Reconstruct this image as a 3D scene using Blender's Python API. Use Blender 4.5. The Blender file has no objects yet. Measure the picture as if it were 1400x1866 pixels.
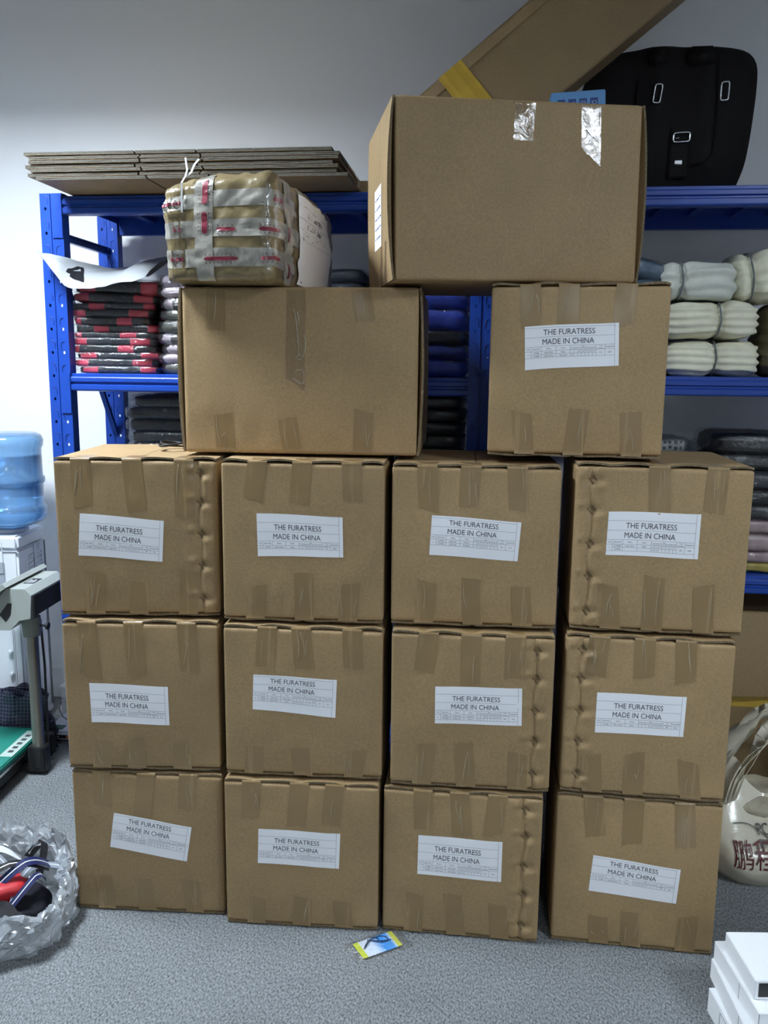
import bpy, bmesh, math, random
from math import sin, cos, pi, exp
from mathutils import Vector, Matrix, noise

scn = bpy.context.scene
COL = scn.collection
RY = -0.12                                   # the room and its rack are turned this much against the camera's axis

# ------------------------------------------------------------------ camera, world, exposure
cam = bpy.data.cameras.new('camera')
cam.sensor_fit = 'VERTICAL'
cam.sensor_height = 36.0
cam.lens = 1543.88 * 36.0 / 1866.0
cam.clip_start = 0.05
camo = bpy.data.objects.new('camera', cam)
COL.objects.link(camo)
_p, _r = 0.165392571, 0.0111019816
_f = Vector((0, cos(_p), -sin(_p)))
_u0 = Vector((0, sin(_p), cos(_p)))
_r0 = Vector((1, 0, 0))
_rt = _r0 * cos(_r) + _u0 * sin(_r)
_up = -_r0 * sin(_r) + _u0 * cos(_r)
camo.matrix_world = Matrix(((_rt.x, _up.x, -_f.x, 0), (_rt.y, _up.y, -_f.y, 0), (_rt.z, _up.z, -_f.z, 1.42555), (0, 0, 0, 1)))
scn.camera = camo

world = bpy.data.worlds.new('world')
scn.world = world
world.use_nodes = True
world.node_tree.nodes['Background'].inputs[0].default_value = (0.75, 0.85, 1, 1)
world.node_tree.nodes['Background'].inputs[1].default_value = 0.02

scn.view_settings.view_transform = 'Standard'
scn.view_settings.look = 'None'
scn.view_settings.gamma = 1.0
scn.view_settings.use_curve_mapping = False
scn.view_settings.exposure = 0.0
LAMP_COLOUR = (0.80, 0.90, 1.0)
LAMPS = [(-1.40, 2.04, 122.0, .16), (1.90, -0.25, 66.0, .045), (0.35, -2.7, 50.0, .06)]      # ceiling panels, the last one an added frontal fill: x, y, strength, depth of the rim
CEIL = 2.87


# ------------------------------------------------------------------ materials
def mat(name, col, rough=0.6, metal=0.0, coat=0.0, spec=0.5, var=0.0, vscale=8.0, bump=0.0, bscale=60.0, trans=0.0, alpha=1.0,
        emis=None, stretch=(1, 1, 1), coatr=0.1, sheen=0.0):
    m = bpy.data.materials.new(name)
    m.use_nodes = True
    nt = m.node_tree
    b = nt.nodes['Principled BSDF']
    b.inputs['Base Color'].default_value = (*col, 1)
    b.inputs['Roughness'].default_value = rough
    b.inputs['Metallic'].default_value = metal
    b.inputs['Coat Weight'].default_value = coat
    b.inputs['Coat Roughness'].default_value = coatr
    b.inputs['Specular IOR Level'].default_value = spec
    b.inputs['Transmission Weight'].default_value = trans
    b.inputs['Alpha'].default_value = alpha
    b.inputs['Sheen Weight'].default_value = sheen
    if emis:
        b.inputs['Emission Color'].default_value = (*emis[0], 1)
        b.inputs['Emission Strength'].default_value = emis[1]
    if var or bump:
        tc = nt.nodes.new('ShaderNodeTexCoord')
        mp = nt.nodes.new('ShaderNodeMapping')
        mp.inputs['Scale'].default_value = stretch
        nt.links.new(tc.outputs['Object'], mp.inputs[0])
    if var:
        n = nt.nodes.new('ShaderNodeTexNoise')
        n.inputs['Scale'].default_value = vscale
        n.inputs['Detail'].default_value = 5
        nt.links.new(mp.outputs[0], n.inputs['Vector'])
        r = nt.nodes.new('ShaderNodeValToRGB')
        r.color_ramp.elements[0].position = 0.3
        r.color_ramp.elements[1].position = 0.7
        r.color_ramp.elements[0].color = (*[c * (1 - var) for c in col], 1)
        r.color_ramp.elements[1].color = (*[min(1, c * (1 + var)) for c in col], 1)
        nt.links.new(n.outputs['Fac'], r.inputs[0])
        nt.links.new(r.outputs[0], b.inputs['Base Color'])
    if bump:
        n2 = nt.nodes.new('ShaderNodeTexNoise')
        n2.inputs['Scale'].default_value = bscale
        n2.inputs['Detail'].default_value = 4
        nt.links.new(mp.outputs[0], n2.inputs['Vector'])
        bm_ = nt.nodes.new('ShaderNodeBump')
        bm_.inputs['Strength'].default_value = bump
        bm_.inputs['Distance'].default_value = 0.0025
        nt.links.new(n2.outputs['Fac'], bm_.inputs['Height'])
        nt.links.new(bm_.outputs[0], b.inputs['Normal'])
        if coat:
            nt.links.new(bm_.outputs[0], b.inputs['Coat Normal'])
    return m


def film(name, tint=(1, 1, 1), haze=0.08, rough=0.12, bump=0.5, bscale=30.0, white=0.0, wcol=(0.8, 0.82, 0.85), edge=0.35):
    """thin clear plastic film: lets light through, with a glossy and an optional milky share"""
    m = bpy.data.materials.new(name)
    m.use_nodes = True
    nt = m.node_tree
    nt.nodes.remove(nt.nodes['Principled BSDF'])
    out = nt.nodes['Material Output']
    tr = nt.nodes.new('ShaderNodeBsdfTransparent')
    tr.inputs[0].default_value = (*tint, 1)
    gl = nt.nodes.new('ShaderNodeBsdfGlossy')
    gl.inputs['Roughness'].default_value = rough
    lw = nt.nodes.new('ShaderNodeLayerWeight')
    lw.inputs[0].default_value = 0.35
    mth = nt.nodes.new('ShaderNodeMath')
    mth.operation = 'MULTIPLY_ADD'
    mth.inputs[1].default_value = edge
    mth.inputs[2].default_value = haze
    nt.links.new(lw.outputs['Facing'], mth.inputs[0])
    mx = nt.nodes.new('ShaderNodeMixShader')
    nt.links.new(mth.outputs[0], mx.inputs[0])
    tc = nt.nodes.new('ShaderNodeTexCoord')
    n = nt.nodes.new('ShaderNodeTexNoise')
    n.inputs['Scale'].default_value = bscale
    n.inputs['Detail'].default_value = 5
    n.inputs['Distortion'].default_value = 1.2
    nt.links.new(tc.outputs['Object'], n.inputs['Vector'])
    bp = nt.nodes.new('ShaderNodeBump')
    bp.inputs['Strength'].default_value = bump
    bp.inputs['Distance'].default_value = 0.006
    nt.links.new(n.outputs['Fac'], bp.inputs['Height'])
    nt.links.new(bp.outputs[0], gl.inputs['Normal'])
    nt.links.new(bp.outputs[0], lw.inputs['Normal'])
    src = tr
    if white:
        df = nt.nodes.new('ShaderNodeBsdfDiffuse')
        df.inputs[0].default_value = (*wcol, 1)
        nt.links.new(bp.outputs[0], df.inputs['Normal'])
        m2 = nt.nodes.new('ShaderNodeMixShader')
        m2.inputs[0].default_value = white
        nt.links.new(tr.outputs[0], m2.inputs[1])
        nt.links.new(df.outputs[0], m2.inputs[2])
        src = m2
    nt.links.new(src.outputs[0], mx.inputs[1])
    nt.links.new(gl.outputs[0], mx.inputs[2])
    nt.links.new(mx.outputs[0], out.inputs[0])
    return m


def band_mat(name, base, stripes, axis='X', **kw):
    """cloth with woven bands of another colour across it: stripes = [(start, end, colour)] in 0..1 of the cloth's width"""
    m = mat(name, base, **kw)
    nt = m.node_tree
    b = nt.nodes['Principled BSDF']
    tc = nt.nodes.new('ShaderNodeTexCoord')
    sp = nt.nodes.new('ShaderNodeSeparateXYZ')
    nt.links.new(tc.outputs['Generated'], sp.inputs[0])
    r = nt.nodes.new('ShaderNodeValToRGB')
    r.color_ramp.interpolation = 'CONSTANT'
    els = r.color_ramp.elements
    els[0].position = 0.0
    els[0].color = (*base, 1)
    els[1].position = 0.999
    els[1].color = (*base, 1)
    for a, z, c in stripes:
        e = els.new(a)
        e.color = (*c, 1)
        e = els.new(z)
        e.color = (*base, 1)
    nt.links.new(sp.outputs[axis], r.inputs[0])
    nt.links.new(r.outputs[0], b.inputs['Base Color'])
    return m


KRAFT = (0.335, 0.227, 0.112)


def kraft_mat(name, k=1.0, var=0.07, rough=0.62):
    m = mat(name, tuple(c * k for c in KRAFT), rough=rough, var=var, vscale=7.0, bump=0.10, bscale=260.0, spec=0.35)
    nt = m.node_tree
    b = nt.nodes['Principled BSDF']
    ramp = [n for n in nt.nodes if n.type == 'VALTORGB'][0]
    # the paper's fine fibre speckle on top of the broad blotches
    tc = nt.nodes.new('ShaderNodeTexCoord')
    n = nt.nodes.new('ShaderNodeTexNoise')
    n.inputs['Scale'].default_value = 190.0
    n.inputs['Detail'].default_value = 2
    nt.links.new(tc.outputs['Object'], n.inputs['Vector'])
    mp = nt.nodes.new('ShaderNodeMapRange')
    mp.inputs['From Min'].default_value = 0.25
    mp.inputs['From Max'].default_value = 0.75
    mp.inputs['To Min'].default_value = 0.86
    mp.inputs['To Max'].default_value = 1.12
    nt.links.new(n.outputs['Fac'], mp.inputs[0])
    mx = nt.nodes.new('ShaderNodeVectorMath')
    mx.operation = 'SCALE'
    nt.links.new(ramp.outputs[0], mx.inputs[0])
    nt.links.new(mp.outputs[0], mx.inputs['Scale'])
    nt.links.new(mx.outputs[0], b.inputs['Base Color'])
    return m


def tape_mat(name, col, rough=0.3, streak=0.25):
    m = mat(name, col, rough=rough, coat=0.35, bump=0.12, bscale=40.0, coatr=0.18)
    nt = m.node_tree
    b = nt.nodes['Principled BSDF']
    tc = nt.nodes.new('ShaderNodeTexCoord')
    mp = nt.nodes.new('ShaderNodeMapping')
    mp.inputs['Scale'].default_value = (70, 70, 5)
    nt.links.new(tc.outputs['Object'], mp.inputs[0])
    n = nt.nodes.new('ShaderNodeTexNoise')
    n.inputs['Scale'].default_value = 1.0
    n.inputs['Detail'].default_value = 3
    n.inputs['Distortion'].default_value = 0.6
    nt.links.new(mp.outputs[0], n.inputs['Vector'])
    r = nt.nodes.new('ShaderNodeValToRGB')
    r.color_ramp.elements[0].position = 0.60
    r.color_ramp.elements[0].color = (*col, 1)
    r.color_ramp.elements[1].position = 0.74
    r.color_ramp.elements[1].color = (*[min(1, c * (1 + streak) + 0.06 * streak) for c in col], 1)
    nt.links.new(n.outputs['Fac'], r.inputs[0])
    nt.links.new(r.outputs[0], b.inputs['Base Color'])
    return m


M = {}
M['kraft'] = [kraft_mat('kraft_board', 1.0), kraft_mat('kraft_board_dull', 0.94), kraft_mat('kraft_board_pale', 1.06)]
M['kraft_edge'] = mat('corrugated_edge', (0.17, 0.125, 0.07), rough=0.9, var=0.4, vscale=240, bump=0.6, bscale=260)
M['tape'] = tape_mat('brown_packing_tape', (0.268, 0.176, 0.078))
M['crease'] = mat('lifted_tape', (0.37, 0.295, 0.185), rough=0.22, coat=0.5, coatr=0.1)
M['clear_crease'] = mat('lifted_clear_tape', (0.50, 0.46, 0.37), rough=0.15, coat=1.0, coatr=0.05)
M['clear_tape'] = film('clear_packing_tape', tint=(0.93, 0.9, 0.84), haze=0.10, rough=0.16, bump=0.25, bscale=45, edge=0.25)
M['yellow_tape'] = mat('yellow_packing_tape', (0.52, 0.33, 0.035), rough=0.3, coat=0.4, var=0.1, vscale=20, bump=0.2, bscale=40)
M['paper'] = mat('white_paper', (0.88, 0.885, 0.91), rough=0.75, spec=0.3)
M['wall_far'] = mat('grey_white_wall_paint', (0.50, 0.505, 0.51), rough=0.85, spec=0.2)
M['ink'] = mat('printer_ink', (0.045, 0.05, 0.06), rough=0.7)
M['ink_grey'] = mat('printer_ink_thin', (0.22, 0.235, 0.27), rough=0.7)
M['staple'] = mat('rusty_staple_wire', (0.10, 0.075, 0.05), rough=0.5, metal=0.5)
M['blue'] = mat('blue_powder_coat', (0.010, 0.055, 0.34), rough=0.34, spec=0.5, bump=0.03, bscale=400)
M['blue_dark'] = mat('blue_powder_coat_shaded', (0.006, 0.03, 0.20), rough=0.5)  # same coat darkened: shade of the pressed slots put into the colour
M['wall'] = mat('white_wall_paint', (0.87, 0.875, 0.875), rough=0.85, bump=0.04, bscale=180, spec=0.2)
M['wrap'] = film('clear_garment_film', haze=0.06, rough=0.16, bump=1.0, bscale=45, edge=0.35)
M['wrap_milky'] = film('milky_garment_film', haze=0.05, rough=0.16, bump=1.0, bscale=40, white=0.03, edge=0.3)
M['wrap_thin'] = film('thin_clear_film', haze=0.025, rough=0.14, bump=1.0, bscale=45, edge=0.08)
M['white_plastic'] = mat('white_plastic', (0.74, 0.77, 0.82), rough=0.38)
M['dark_plastic'] = mat('black_plastic', (0.012, 0.013, 0.014), rough=0.45)
M['chrome'] = mat('nickel_plated_metal', (0.72, 0.73, 0.74), rough=0.22, metal=1.0)
M['white_card'] = mat('white_card', (0.90, 0.92, 0.94), rough=0.5)

# carpet
m = mat('grey_loop_carpet', (0.23, 0.245, 0.25), rough=0.95, spec=0.1)
nt = m.node_tree
b = nt.nodes['Principled BSDF']
tc = nt.nodes.new('ShaderNodeTexCoord')
mp = nt.nodes.new('ShaderNodeMapping')
mp.inputs['Rotation'].default_value = (0, 0, 0.5)
mp.inputs['Scale'].default_value = (1.0, 0.55, 1.0)
nt.links.new(tc.outputs['Object'], mp.inputs[0])
n1 = nt.nodes.new('ShaderNodeTexNoise')
n1.inputs['Scale'].default_value = 230
n1.inputs['Detail'].default_value = 3
n1.inputs['Roughness'].default_value = 0.7
n2 = nt.nodes.new('ShaderNodeTexNoise')
n2.inputs['Scale'].default_value = 5
nt.links.new(mp.outputs[0], n1.inputs['Vector'])
nt.links.new(tc.outputs['Object'], n2.inputs['Vector'])
rp = nt.nodes.new('ShaderNodeValToRGB')
rp.color_ramp.elements[0].position = 0.34
rp.color_ramp.elements[0].color = (0.080, 0.085, 0.09, 1)
rp.color_ramp.elements[1].position = 0.66
rp.color_ramp.elements[1].color = (0.33, 0.352, 0.36, 1)
nt.links.new(n1.outputs['Fac'], rp.inputs[0])
mr = nt.nodes.new('ShaderNodeMapRange')
mr.inputs['To Min'].default_value = 0.85
mr.inputs['To Max'].default_value = 1.15
nt.links.new(n2.outputs['Fac'], mr.inputs[0])
vm = nt.nodes.new('ShaderNodeVectorMath')
vm.operation = 'SCALE'
nt.links.new(rp.outputs[0], vm.inputs[0])
nt.links.new(mr.outputs[0], vm.inputs['Scale'])
nt.links.new(vm.outputs[0], b.inputs['Base Color'])
bp = nt.nodes.new('ShaderNodeBump')
bp.inputs['Strength'].default_value = 0.7
bp.inputs['Distance'].default_value = 0.006
nt.links.new(n1.outputs['Fac'], bp.inputs['Height'])
nt.links.new(bp.outputs[0], b.inputs['Normal'])
M['carpet'] = m


# ------------------------------------------------------------------ mesh helpers
class MB:
    def __init__(self):
        self.v, self.f, self.mi = [], [], []

    def add(self, verts, faces, mi=0):
        o = len(self.v)
        self.v += [tuple(p) for p in verts]
        for fc in faces:
            self.f.append([i + o for i in fc])
            self.mi.append(mi)
        return self

    def box(self, x0, x1, y0, y1, z0, z1, mi=0):
        vs = [(x, y, z) for z in (z0, z1) for y in (y0, y1) for x in (x0, x1)]
        return self.add(vs, [(0, 2, 3, 1), (4, 5, 7, 6), (0, 1, 5, 4), (2, 6, 7, 3), (0, 4, 6, 2), (1, 3, 7, 5)], mi)

    def bbox(self, x0, x1, y0, y1, z0, z1, r=0.003, seg=2, mi=0):
        """box with rounded edges"""
        bm = bmesh.new()
        bmesh.ops.create_cube(bm, size=1.0)
        for v in bm.verts:
            v.co = Vector(((x0 + x1) / 2 + v.co.x * (x1 - x0), (y0 + y1) / 2 + v.co.y * (y1 - y0), (z0 + z1) / 2 + v.co.z * (z1 - z0)))
        bmesh.ops.bevel(bm, geom=bm.edges[:], offset=min(r, 0.45 * min(x1 - x0, y1 - y0, z1 - z0)), segments=seg, affect='EDGES')
        bm.verts.index_update()
        self.add([v.co[:] for v in bm.verts], [[v.index for v in f.verts] for f in bm.faces], mi)
        bm.free()
        return self

    def grid(self, fn, nu, nv, closed=False, mi=0, flip=False):
        vs = []
        for j in range(nv + 1):
            for i in range(nu if closed else nu + 1):
                vs.append(fn(i / nu, j / nv))
        w = nu if closed else nu + 1
        fs = []
        for j in range(nv):
            for i in range(nu):
                a, b2 = j * w + i, j * w + (i + 1) % w
                q = (a, b2, b2 + w, a + w)
                fs.append(q[::-1] if flip else q)
        return self.add(vs, fs, mi)

    def tube(self, path, r, n=8, mi=0, closed=False, cap=True):
        P = [Vector(p) for p in path]
        k = len(P)
        vs = []
        ref = Vector((0.13, 0.31, 0.94))
        for i in range(k):
            if closed:
                t = P[(i + 1) % k] - P[i - 1]
            else:
                t = P[min(i + 1, k - 1)] - P[max(i - 1, 0)]
            t.normalize()
            a = t.cross(ref)
            if a.length < 0.05:
                a = t.cross(Vector((1, 0, 0)))
            a.normalize()
            b2 = t.cross(a)
            rr = r[i] if isinstance(r, (list, tuple)) else r
            for j in range(n):
                an = 2 * pi * j / n
                vs.append(P[i] + a * (rr * cos(an)) + b2 * (rr * sin(an)))
        fs = []
        for i in range(k if closed else k - 1):
            for j in range(n):
                i2 = (i + 1) % k
                fs.append((i * n + j, i * n + (j + 1) % n, i2 * n + (j + 1) % n, i2 * n + j))
        if cap and not closed:
            fs.append(tuple(range(n))[::-1])
            fs.append(tuple((k - 1) * n + j for j in range(n)))
        return self.add(vs, fs, mi)

    def prism(self, poly, fn0, fn1, mi=0):
        """poly = 2D outline; fn0 / fn1 turn an outline point into the two end points"""
        n = len(poly)
        vs = [fn0(*p) for p in poly] + [fn1(*p) for p in poly]
        fs = [tuple(range(n))[::-1], tuple(range(n, 2 * n))] + [(i, (i + 1) % n, n + (i + 1) % n, n + i) for i in range(n)]
        return self.add(vs, fs, mi)

    def lathe(self, prof, n=32, cx=0, cy=0, mi=0):
        vs = []
        for r, z in prof:
            for j in range(n):
                a = 2 * pi * j / n
                vs.append((cx + r * cos(a), cy + r * sin(a), z))
        fs = []
        for i in range(len(prof) - 1):
            for j in range(n):
                fs.append((i * n + j, i * n + (j + 1) % n, (i + 1) * n + (j + 1) % n, (i + 1) * n + j))
        fs.append(tuple(range(n))[::-1])
        fs.append(tuple((len(prof) - 1) * n + j for j in range(n)))
        return self.add(vs, fs, mi)

    def ribbon(self, path, wdir, w, t=0.0012, mi=0):
        """flat strap along a path, WDIR its width direction (vector or list)"""
        P = [Vector(p) for p in path]
        k = len(P)
        vs = []
        for i in range(k):
            tg = (P[min(i + 1, k - 1)] - P[max(i - 1, 0)]).normalized()
            wd = Vector(wdir[i] if isinstance(wdir, list) else wdir)
            wd = (wd - tg * wd.dot(tg)).normalized()
            nn = tg.cross(wd)
            for s, q in ((-1, -1), (1, -1), (1, 1), (-1, 1)):
                vs.append(P[i] + wd * (s * w / 2) + nn * (q * t / 2))
        fs = []
        for i in range(k - 1):
            for j in range(4):
                fs.append((i * 4 + j, i * 4 + (j + 1) % 4, (i + 1) * 4 + (j + 1) % 4, (i + 1) * 4 + j))
        fs += [(3, 2, 1, 0), tuple((k - 1) * 4 + j for j in range(4))]
        return self.add(vs, fs, mi)

    def build(self, name, mats, parent=None, smooth=False, loc=None, rot=None):
        me = bpy.data.meshes.new(name)
        me.from_pydata(self.v, [], self.f)
        if not isinstance(mats, (list, tuple)):
            mats = [mats]
        for m_ in mats:
            me.materials.append(m_)
        if len(mats) > 1:
            me.polygons.foreach_set('material_index', self.mi)
        if smooth:
            me.polygons.foreach_set('use_smooth', [True] * len(me.polygons))
        me.update()
        bm = bmesh.new()
        bm.from_mesh(me)
        bmesh.ops.recalc_face_normals(bm, faces=bm.faces[:])
        bm.to_mesh(me)
        bm.free()
        if smooth == 'auto':
            me.set_sharp_from_angle(angle=0.7)
        o = bpy.data.objects.new(name, me)
        COL.objects.link(o)
        if parent:
            o.parent = parent
        if loc is not None:
            o.location = loc
        if rot is not None:
            o.rotation_euler = rot
        return o


def tag(o, label=None, cat=None, group=None, kind=None):
    for k_, v_ in (('label', label), ('category', cat), ('group', group), ('kind', kind)):
        if v_:
            o[k_] = v_
    return o


def thing(name, label, cat, loc=(0, 0, 0), rz=0.0, group=None, rot=None):
    o = bpy.data.objects.new(name, None)
    COL.objects.link(o)
    o.location = loc
    o.rotation_euler = rot if rot else (0, 0, rz)
    o.empty_display_size = 0.05
    return tag(o, label, cat, group)


RO = Vector((-1.06, 2.92, 0))
RD = Vector((cos(RY), sin(RY), 0))
RN = Vector((-sin(RY), cos(RY), 0))


def rw(u, v, z):
    """a point of the rack's own frame (along, into, up) in the room"""
    return RO + RD * u + RN * v + Vector((0, 0, z))


# flat lettering from the built-in font
_txt = {}


def text_shape(s):
    if s not in _txt:
        cu = bpy.data.curves.new('lettering', 'FONT')
        cu.body = s
        cu.size = 1.0
        cu.resolution_u = 3
        o = bpy.data.objects.new('lettering', cu)
        COL.objects.link(o)
        dg = bpy.context.evaluated_depsgraph_get()
        me = bpy.data.meshes.new_from_object(o.evaluated_get(dg))
        vs = [(v.co.x, v.co.y) for v in me.vertices]
        fs = [tuple(p.vertices) for p in me.polygons]
        bpy.data.objects.remove(o)
        bpy.data.curves.remove(cu)
        bpy.data.meshes.remove(me)
        if vs:
            x0 = min(v[0] for v in vs)
            x1 = max(v[0] for v in vs)
            vs = [(v[0] - x0, v[1]) for v in vs]
            _txt[s] = (vs, fs, x1 - x0)
        else:
            _txt[s] = ([], [], 0.0)
    return _txt[s]


def text_into(mb, s, cx, cy, capw, maxw, fn, aspect=1.0, mi=0):
    """lettering centred at (cx, cy) in label space (v downwards); CAPW = capital height, MAXW = widest allowed"""
    vs, fs, w = text_shape(s)
    if not vs:
        return
    k = capw / 0.70
    kx = k * aspect
    if w * kx > maxw:
        kx = maxw / w
    mb.add([fn(cx + (x - w / 2) * kx, cy - (y - 0.35) * k) for x, y in vs], fs, mi)


# ------------------------------------------------------------------ the room
def struct(name, mb, m_, smooth=False):
    o = mb.build(name, m_, smooth=smooth, loc=RO, rot=(0, 0, RY))
    o['kind'] = 'structure'
    return o


U0, U1, V0, V1 = -1.75, 4.1, -6.2, 0.56
struct('floor', MB().box(U0 - .1, U1 + .1, V0 - .1, V1 + .1, -0.1, 0.0), M['carpet'])
struct('wall_back', MB().box(U0 - .1, U1 + .1, V1, V1 + .1, 0.0, CEIL), M['wall'])
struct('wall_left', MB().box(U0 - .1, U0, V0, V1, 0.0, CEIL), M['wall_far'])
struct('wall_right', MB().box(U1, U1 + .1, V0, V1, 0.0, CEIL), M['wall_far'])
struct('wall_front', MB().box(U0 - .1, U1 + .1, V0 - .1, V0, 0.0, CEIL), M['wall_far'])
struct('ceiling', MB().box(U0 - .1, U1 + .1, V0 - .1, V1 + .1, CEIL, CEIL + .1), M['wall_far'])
for i, (lx, ly, ls, lr) in enumerate(LAMPS):
    dm = mat('lit_lamp_diffuser', (0.9, 0.9, 0.9), emis=(LAMP_COLOUR, ls))
    t = thing('ceiling_light', ['square ceiling light panel above the left end of the carton wall', 'square ceiling light panel on the right behind the photographer', 'square fill light panel added in the middle of the room behind the photographer'][i],
              'ceiling light', (lx, ly, CEIL), RY, 'square ceiling lights')
    fm = MB()
    for a in (-1, 1):
        fm.box(-.31, .31, a * .31 - .012, a * .31 + .012, -lr, 0)          # deep rim: it keeps the light off the top of the walls
        fm.box(a * .31 - .012, a * .31 + .012, -.298, .298, -lr, 0)
    fm.build('frame', M['white_plastic'], t)
    MB().box(-.297, .297, -.297, .297, -.012, -.002).build('diffuser', dm, t)


# ------------------------------------------------------------------ cartons
def make_disp(w, h, seed, bulge, seam):
    """how far the front board stands out at (x, z)"""
    def base(x, z):
        fx = max(0.0, 1 - (2 * x / w) ** 2)
        fz = max(0.0, 1 - (2 * (z - h / 2) / h) ** 2)
        e = min(1.0, (w / 2 - abs(x)) / 0.02) if abs(x) < w / 2 else 0.0
        d = bulge * fx * fz
        d += e * 0.0022 * noise.noise((x * 7 + seed * 3.1, z * 7, seed))
        d += e * 0.0012 * noise.noise((x * 24 + seed, z * 15, seed * 2.0)) * (0.4 + 1.2 * abs(2 * (z - h / 2) / h))
        if seam:
            sx, zs = seam
            q = x - sx - 0.004 * sin(z * 40 + seed)
            d += 0.0030 * exp(-((q - 0.006) / 0.007) ** 2) - 0.0042 * exp(-((q + 0.006) / 0.0065) ** 2)
            s = 1 if sx > 0 else -1
            if (x - sx) * s > 0:
                d += 0.0022 * min(1, (x - sx) * s / 0.012) * e
            for zz in zs:
                g = (x - sx) * 0.6 + (z - zz)
                r2 = ((x - sx) / 0.017) ** 2 + ((z - zz) / 0.010) ** 2
                d -= 0.0085 * exp(-r2)
                d += 0.0034 * exp(-(((x - sx) + 0.022) / 0.012) ** 2 - ((z - zz - 0.012) / 0.008) ** 2)
                d += 0.0036 * exp(-(((x - sx) - 0.016) / 0.012) ** 2 - ((z - zz + 0.015) / 0.010) ** 2)
        return d
    return base


def carton_body(w, d, x0, x1, z0, z1, disp, step=0.0055):
    r = 0.006
    nx = max(8, int((x1 - x0) / step))
    nz = max(8, int((z1 - z0) / step))
    loop = []
    for i in range(nx + 1):
        loop.append((x0 + r + (x1 - x0 - 2 * r) * i / nx, 0.0, True))
    for k in range(1, 4):
        a = pi / 2 * k / 4
        loop.append((x1 - r + r * sin(a), r - r * cos(a), False))
    for k in range(7):
        loop.append((x1 + 0.004 * sin(pi * k / 6), r + (d - 2 * r) * k / 6, False))
    loop.append((x1 - r, d, False))
    loop.append((x0 + r, d, False))
    for k in range(7):
        loop.append((x0 - 0.004 * sin(pi * k / 6), d - r - (d - 2 * r) * k / 6, False))
    for k in range(1, 4):
        a = pi / 2 * k / 4
        loop.append((x0 + r - r * cos(a), r - r * sin(a), False))
    zr = [(z0, 0.006), (z0 + 0.0018, 0.002), (z0 + 0.005, 0.0)] + [(z0 + 0.005 + (z1 - z0 - 0.010) * k / nz, 0.0) for k in range(1, nz)] + \
         [(z1 - 0.005, 0.0), (z1 - 0.0018, 0.002), (z1, 0.006)]
    cx, cy = (x0 + x1) / 2, d / 2
    vs = []
    for z, ins in zr:
        for x, y, front in loop:
            yy = y - (disp(x, z) if front else 0.0)
            fx = (abs(x - cx) - ins) / abs(x - cx) if abs(x - cx) > 1e-4 else 1
            fy = (abs(yy - cy) - ins) / abs(yy - cy) if abs(yy - cy) > 1e-4 else 1
            vs.append((cx + (x - cx) * fx, cy + (yy - cy) * fy, z))
    n = len(loop)
    fs = []
    for j in range(len(zr) - 1):
        for i in range(n):
            fs.append((j * n + i, j * n + (i + 1) % n, (j + 1) * n + (i + 1) % n, (j + 1) * n + i))
    fs.append(tuple(range(n))[::-1])
    fs.append(tuple((len(zr) - 1) * n + i for i in range(n)))
    return MB().add(vs, fs)


def flap_slab(org, e1, e2, nrm, L1, L2, thick, bow, n1=18, n2=5):
    """board of L1 x L2; edge at e2=0 bowed out along nrm by bow(s)"""
    org, e1, e2, nrm = Vector(org), Vector(e1), Vector(e2), Vector(nrm)
    mb = MB()

    def pt(a, b2, t):
        bb = bow(a) * exp(-b2 * L2 / 0.05)
        return org + e1 * (a * L1) + e2 * (b2 ** 1.6 * L2) + nrm * (t + bb)
    vs = []
    for t in (0.0, thick):
        for j in range(n2 + 1):
            for i in range(n1 + 1):
                vs.append(pt(i / n1, j / n2, t))
    w = n1 + 1
    hf = w * (n2 + 1)
    fs, mi = [], []
    for j in range(n2):
        for i in range(n1):
            a = j * w + i
            fs += [(a, a + 1, a + 1 + w, a + w), (hf + a, hf + a + w, hf + a + 1 + w, hf + a + 1)]
            mi += [0, 0]
    for i in range(n1):
        fs += [(i, hf + i, hf + i + 1, i + 1), (n2 * w + i, n2 * w + i + 1, hf + n2 * w + i + 1, hf + n2 * w + i)]
        mi += [1, 1]
    for j in range(n2):
        fs += [(j * w, (j + 1) * w, hf + (j + 1) * w, hf + j * w), (j * w + n1, hf + j * w + n1, hf + (j + 1) * w + n1, (j + 1) * w + n1)]
        mi += [1, 1]
    mb.add(vs, fs)
    mb.mi = mi
    return mb


def tape_front(w, h, disp, xc, length, top, seed, width=0.048, wrap=0.07, slant=0.0):
    """strip of tape over the top (or bottom) front edge and down (up) the front board"""
    rnd = random.Random(seed)
    sl = slant + rnd.uniform(-.006, .006)
    jag = [rnd.uniform(-.0022, .0022) for _ in range(9)]
    lean = rnd.uniform(-.012, .012)
    seg = []
    if wrap > 0:
        for k in range(4):
            seg.append(('t', wrap * (1 - k / 4)))
    for k in range(25):
        seg.append(('f', k / 24))
    ns = len(seg) - 1

    def fn(a, b2):
        kind, q = seg[round(b2 * ns)]
        x = xc + (a - 0.5) * width
        if kind == 't':
            return (x, q + 0.001, (h - 0.0058) if top else 0.0025)
        ln = length + sl * (a - 0.5) * 2 + jag[round(a * 8)]
        zz = 0.0075 + q * (ln - 0.0075)
        if q == 0:
            zz = 0.0062
        z = h - zz if top else zz
        xx = x + lean * q
        return (xx, -disp(xx, z) - 0.0007 - (0.0008 if q == 0 else 0), z)
    mb = MB()
    mb.grid(fn, 8, ns)
    return mb


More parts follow.
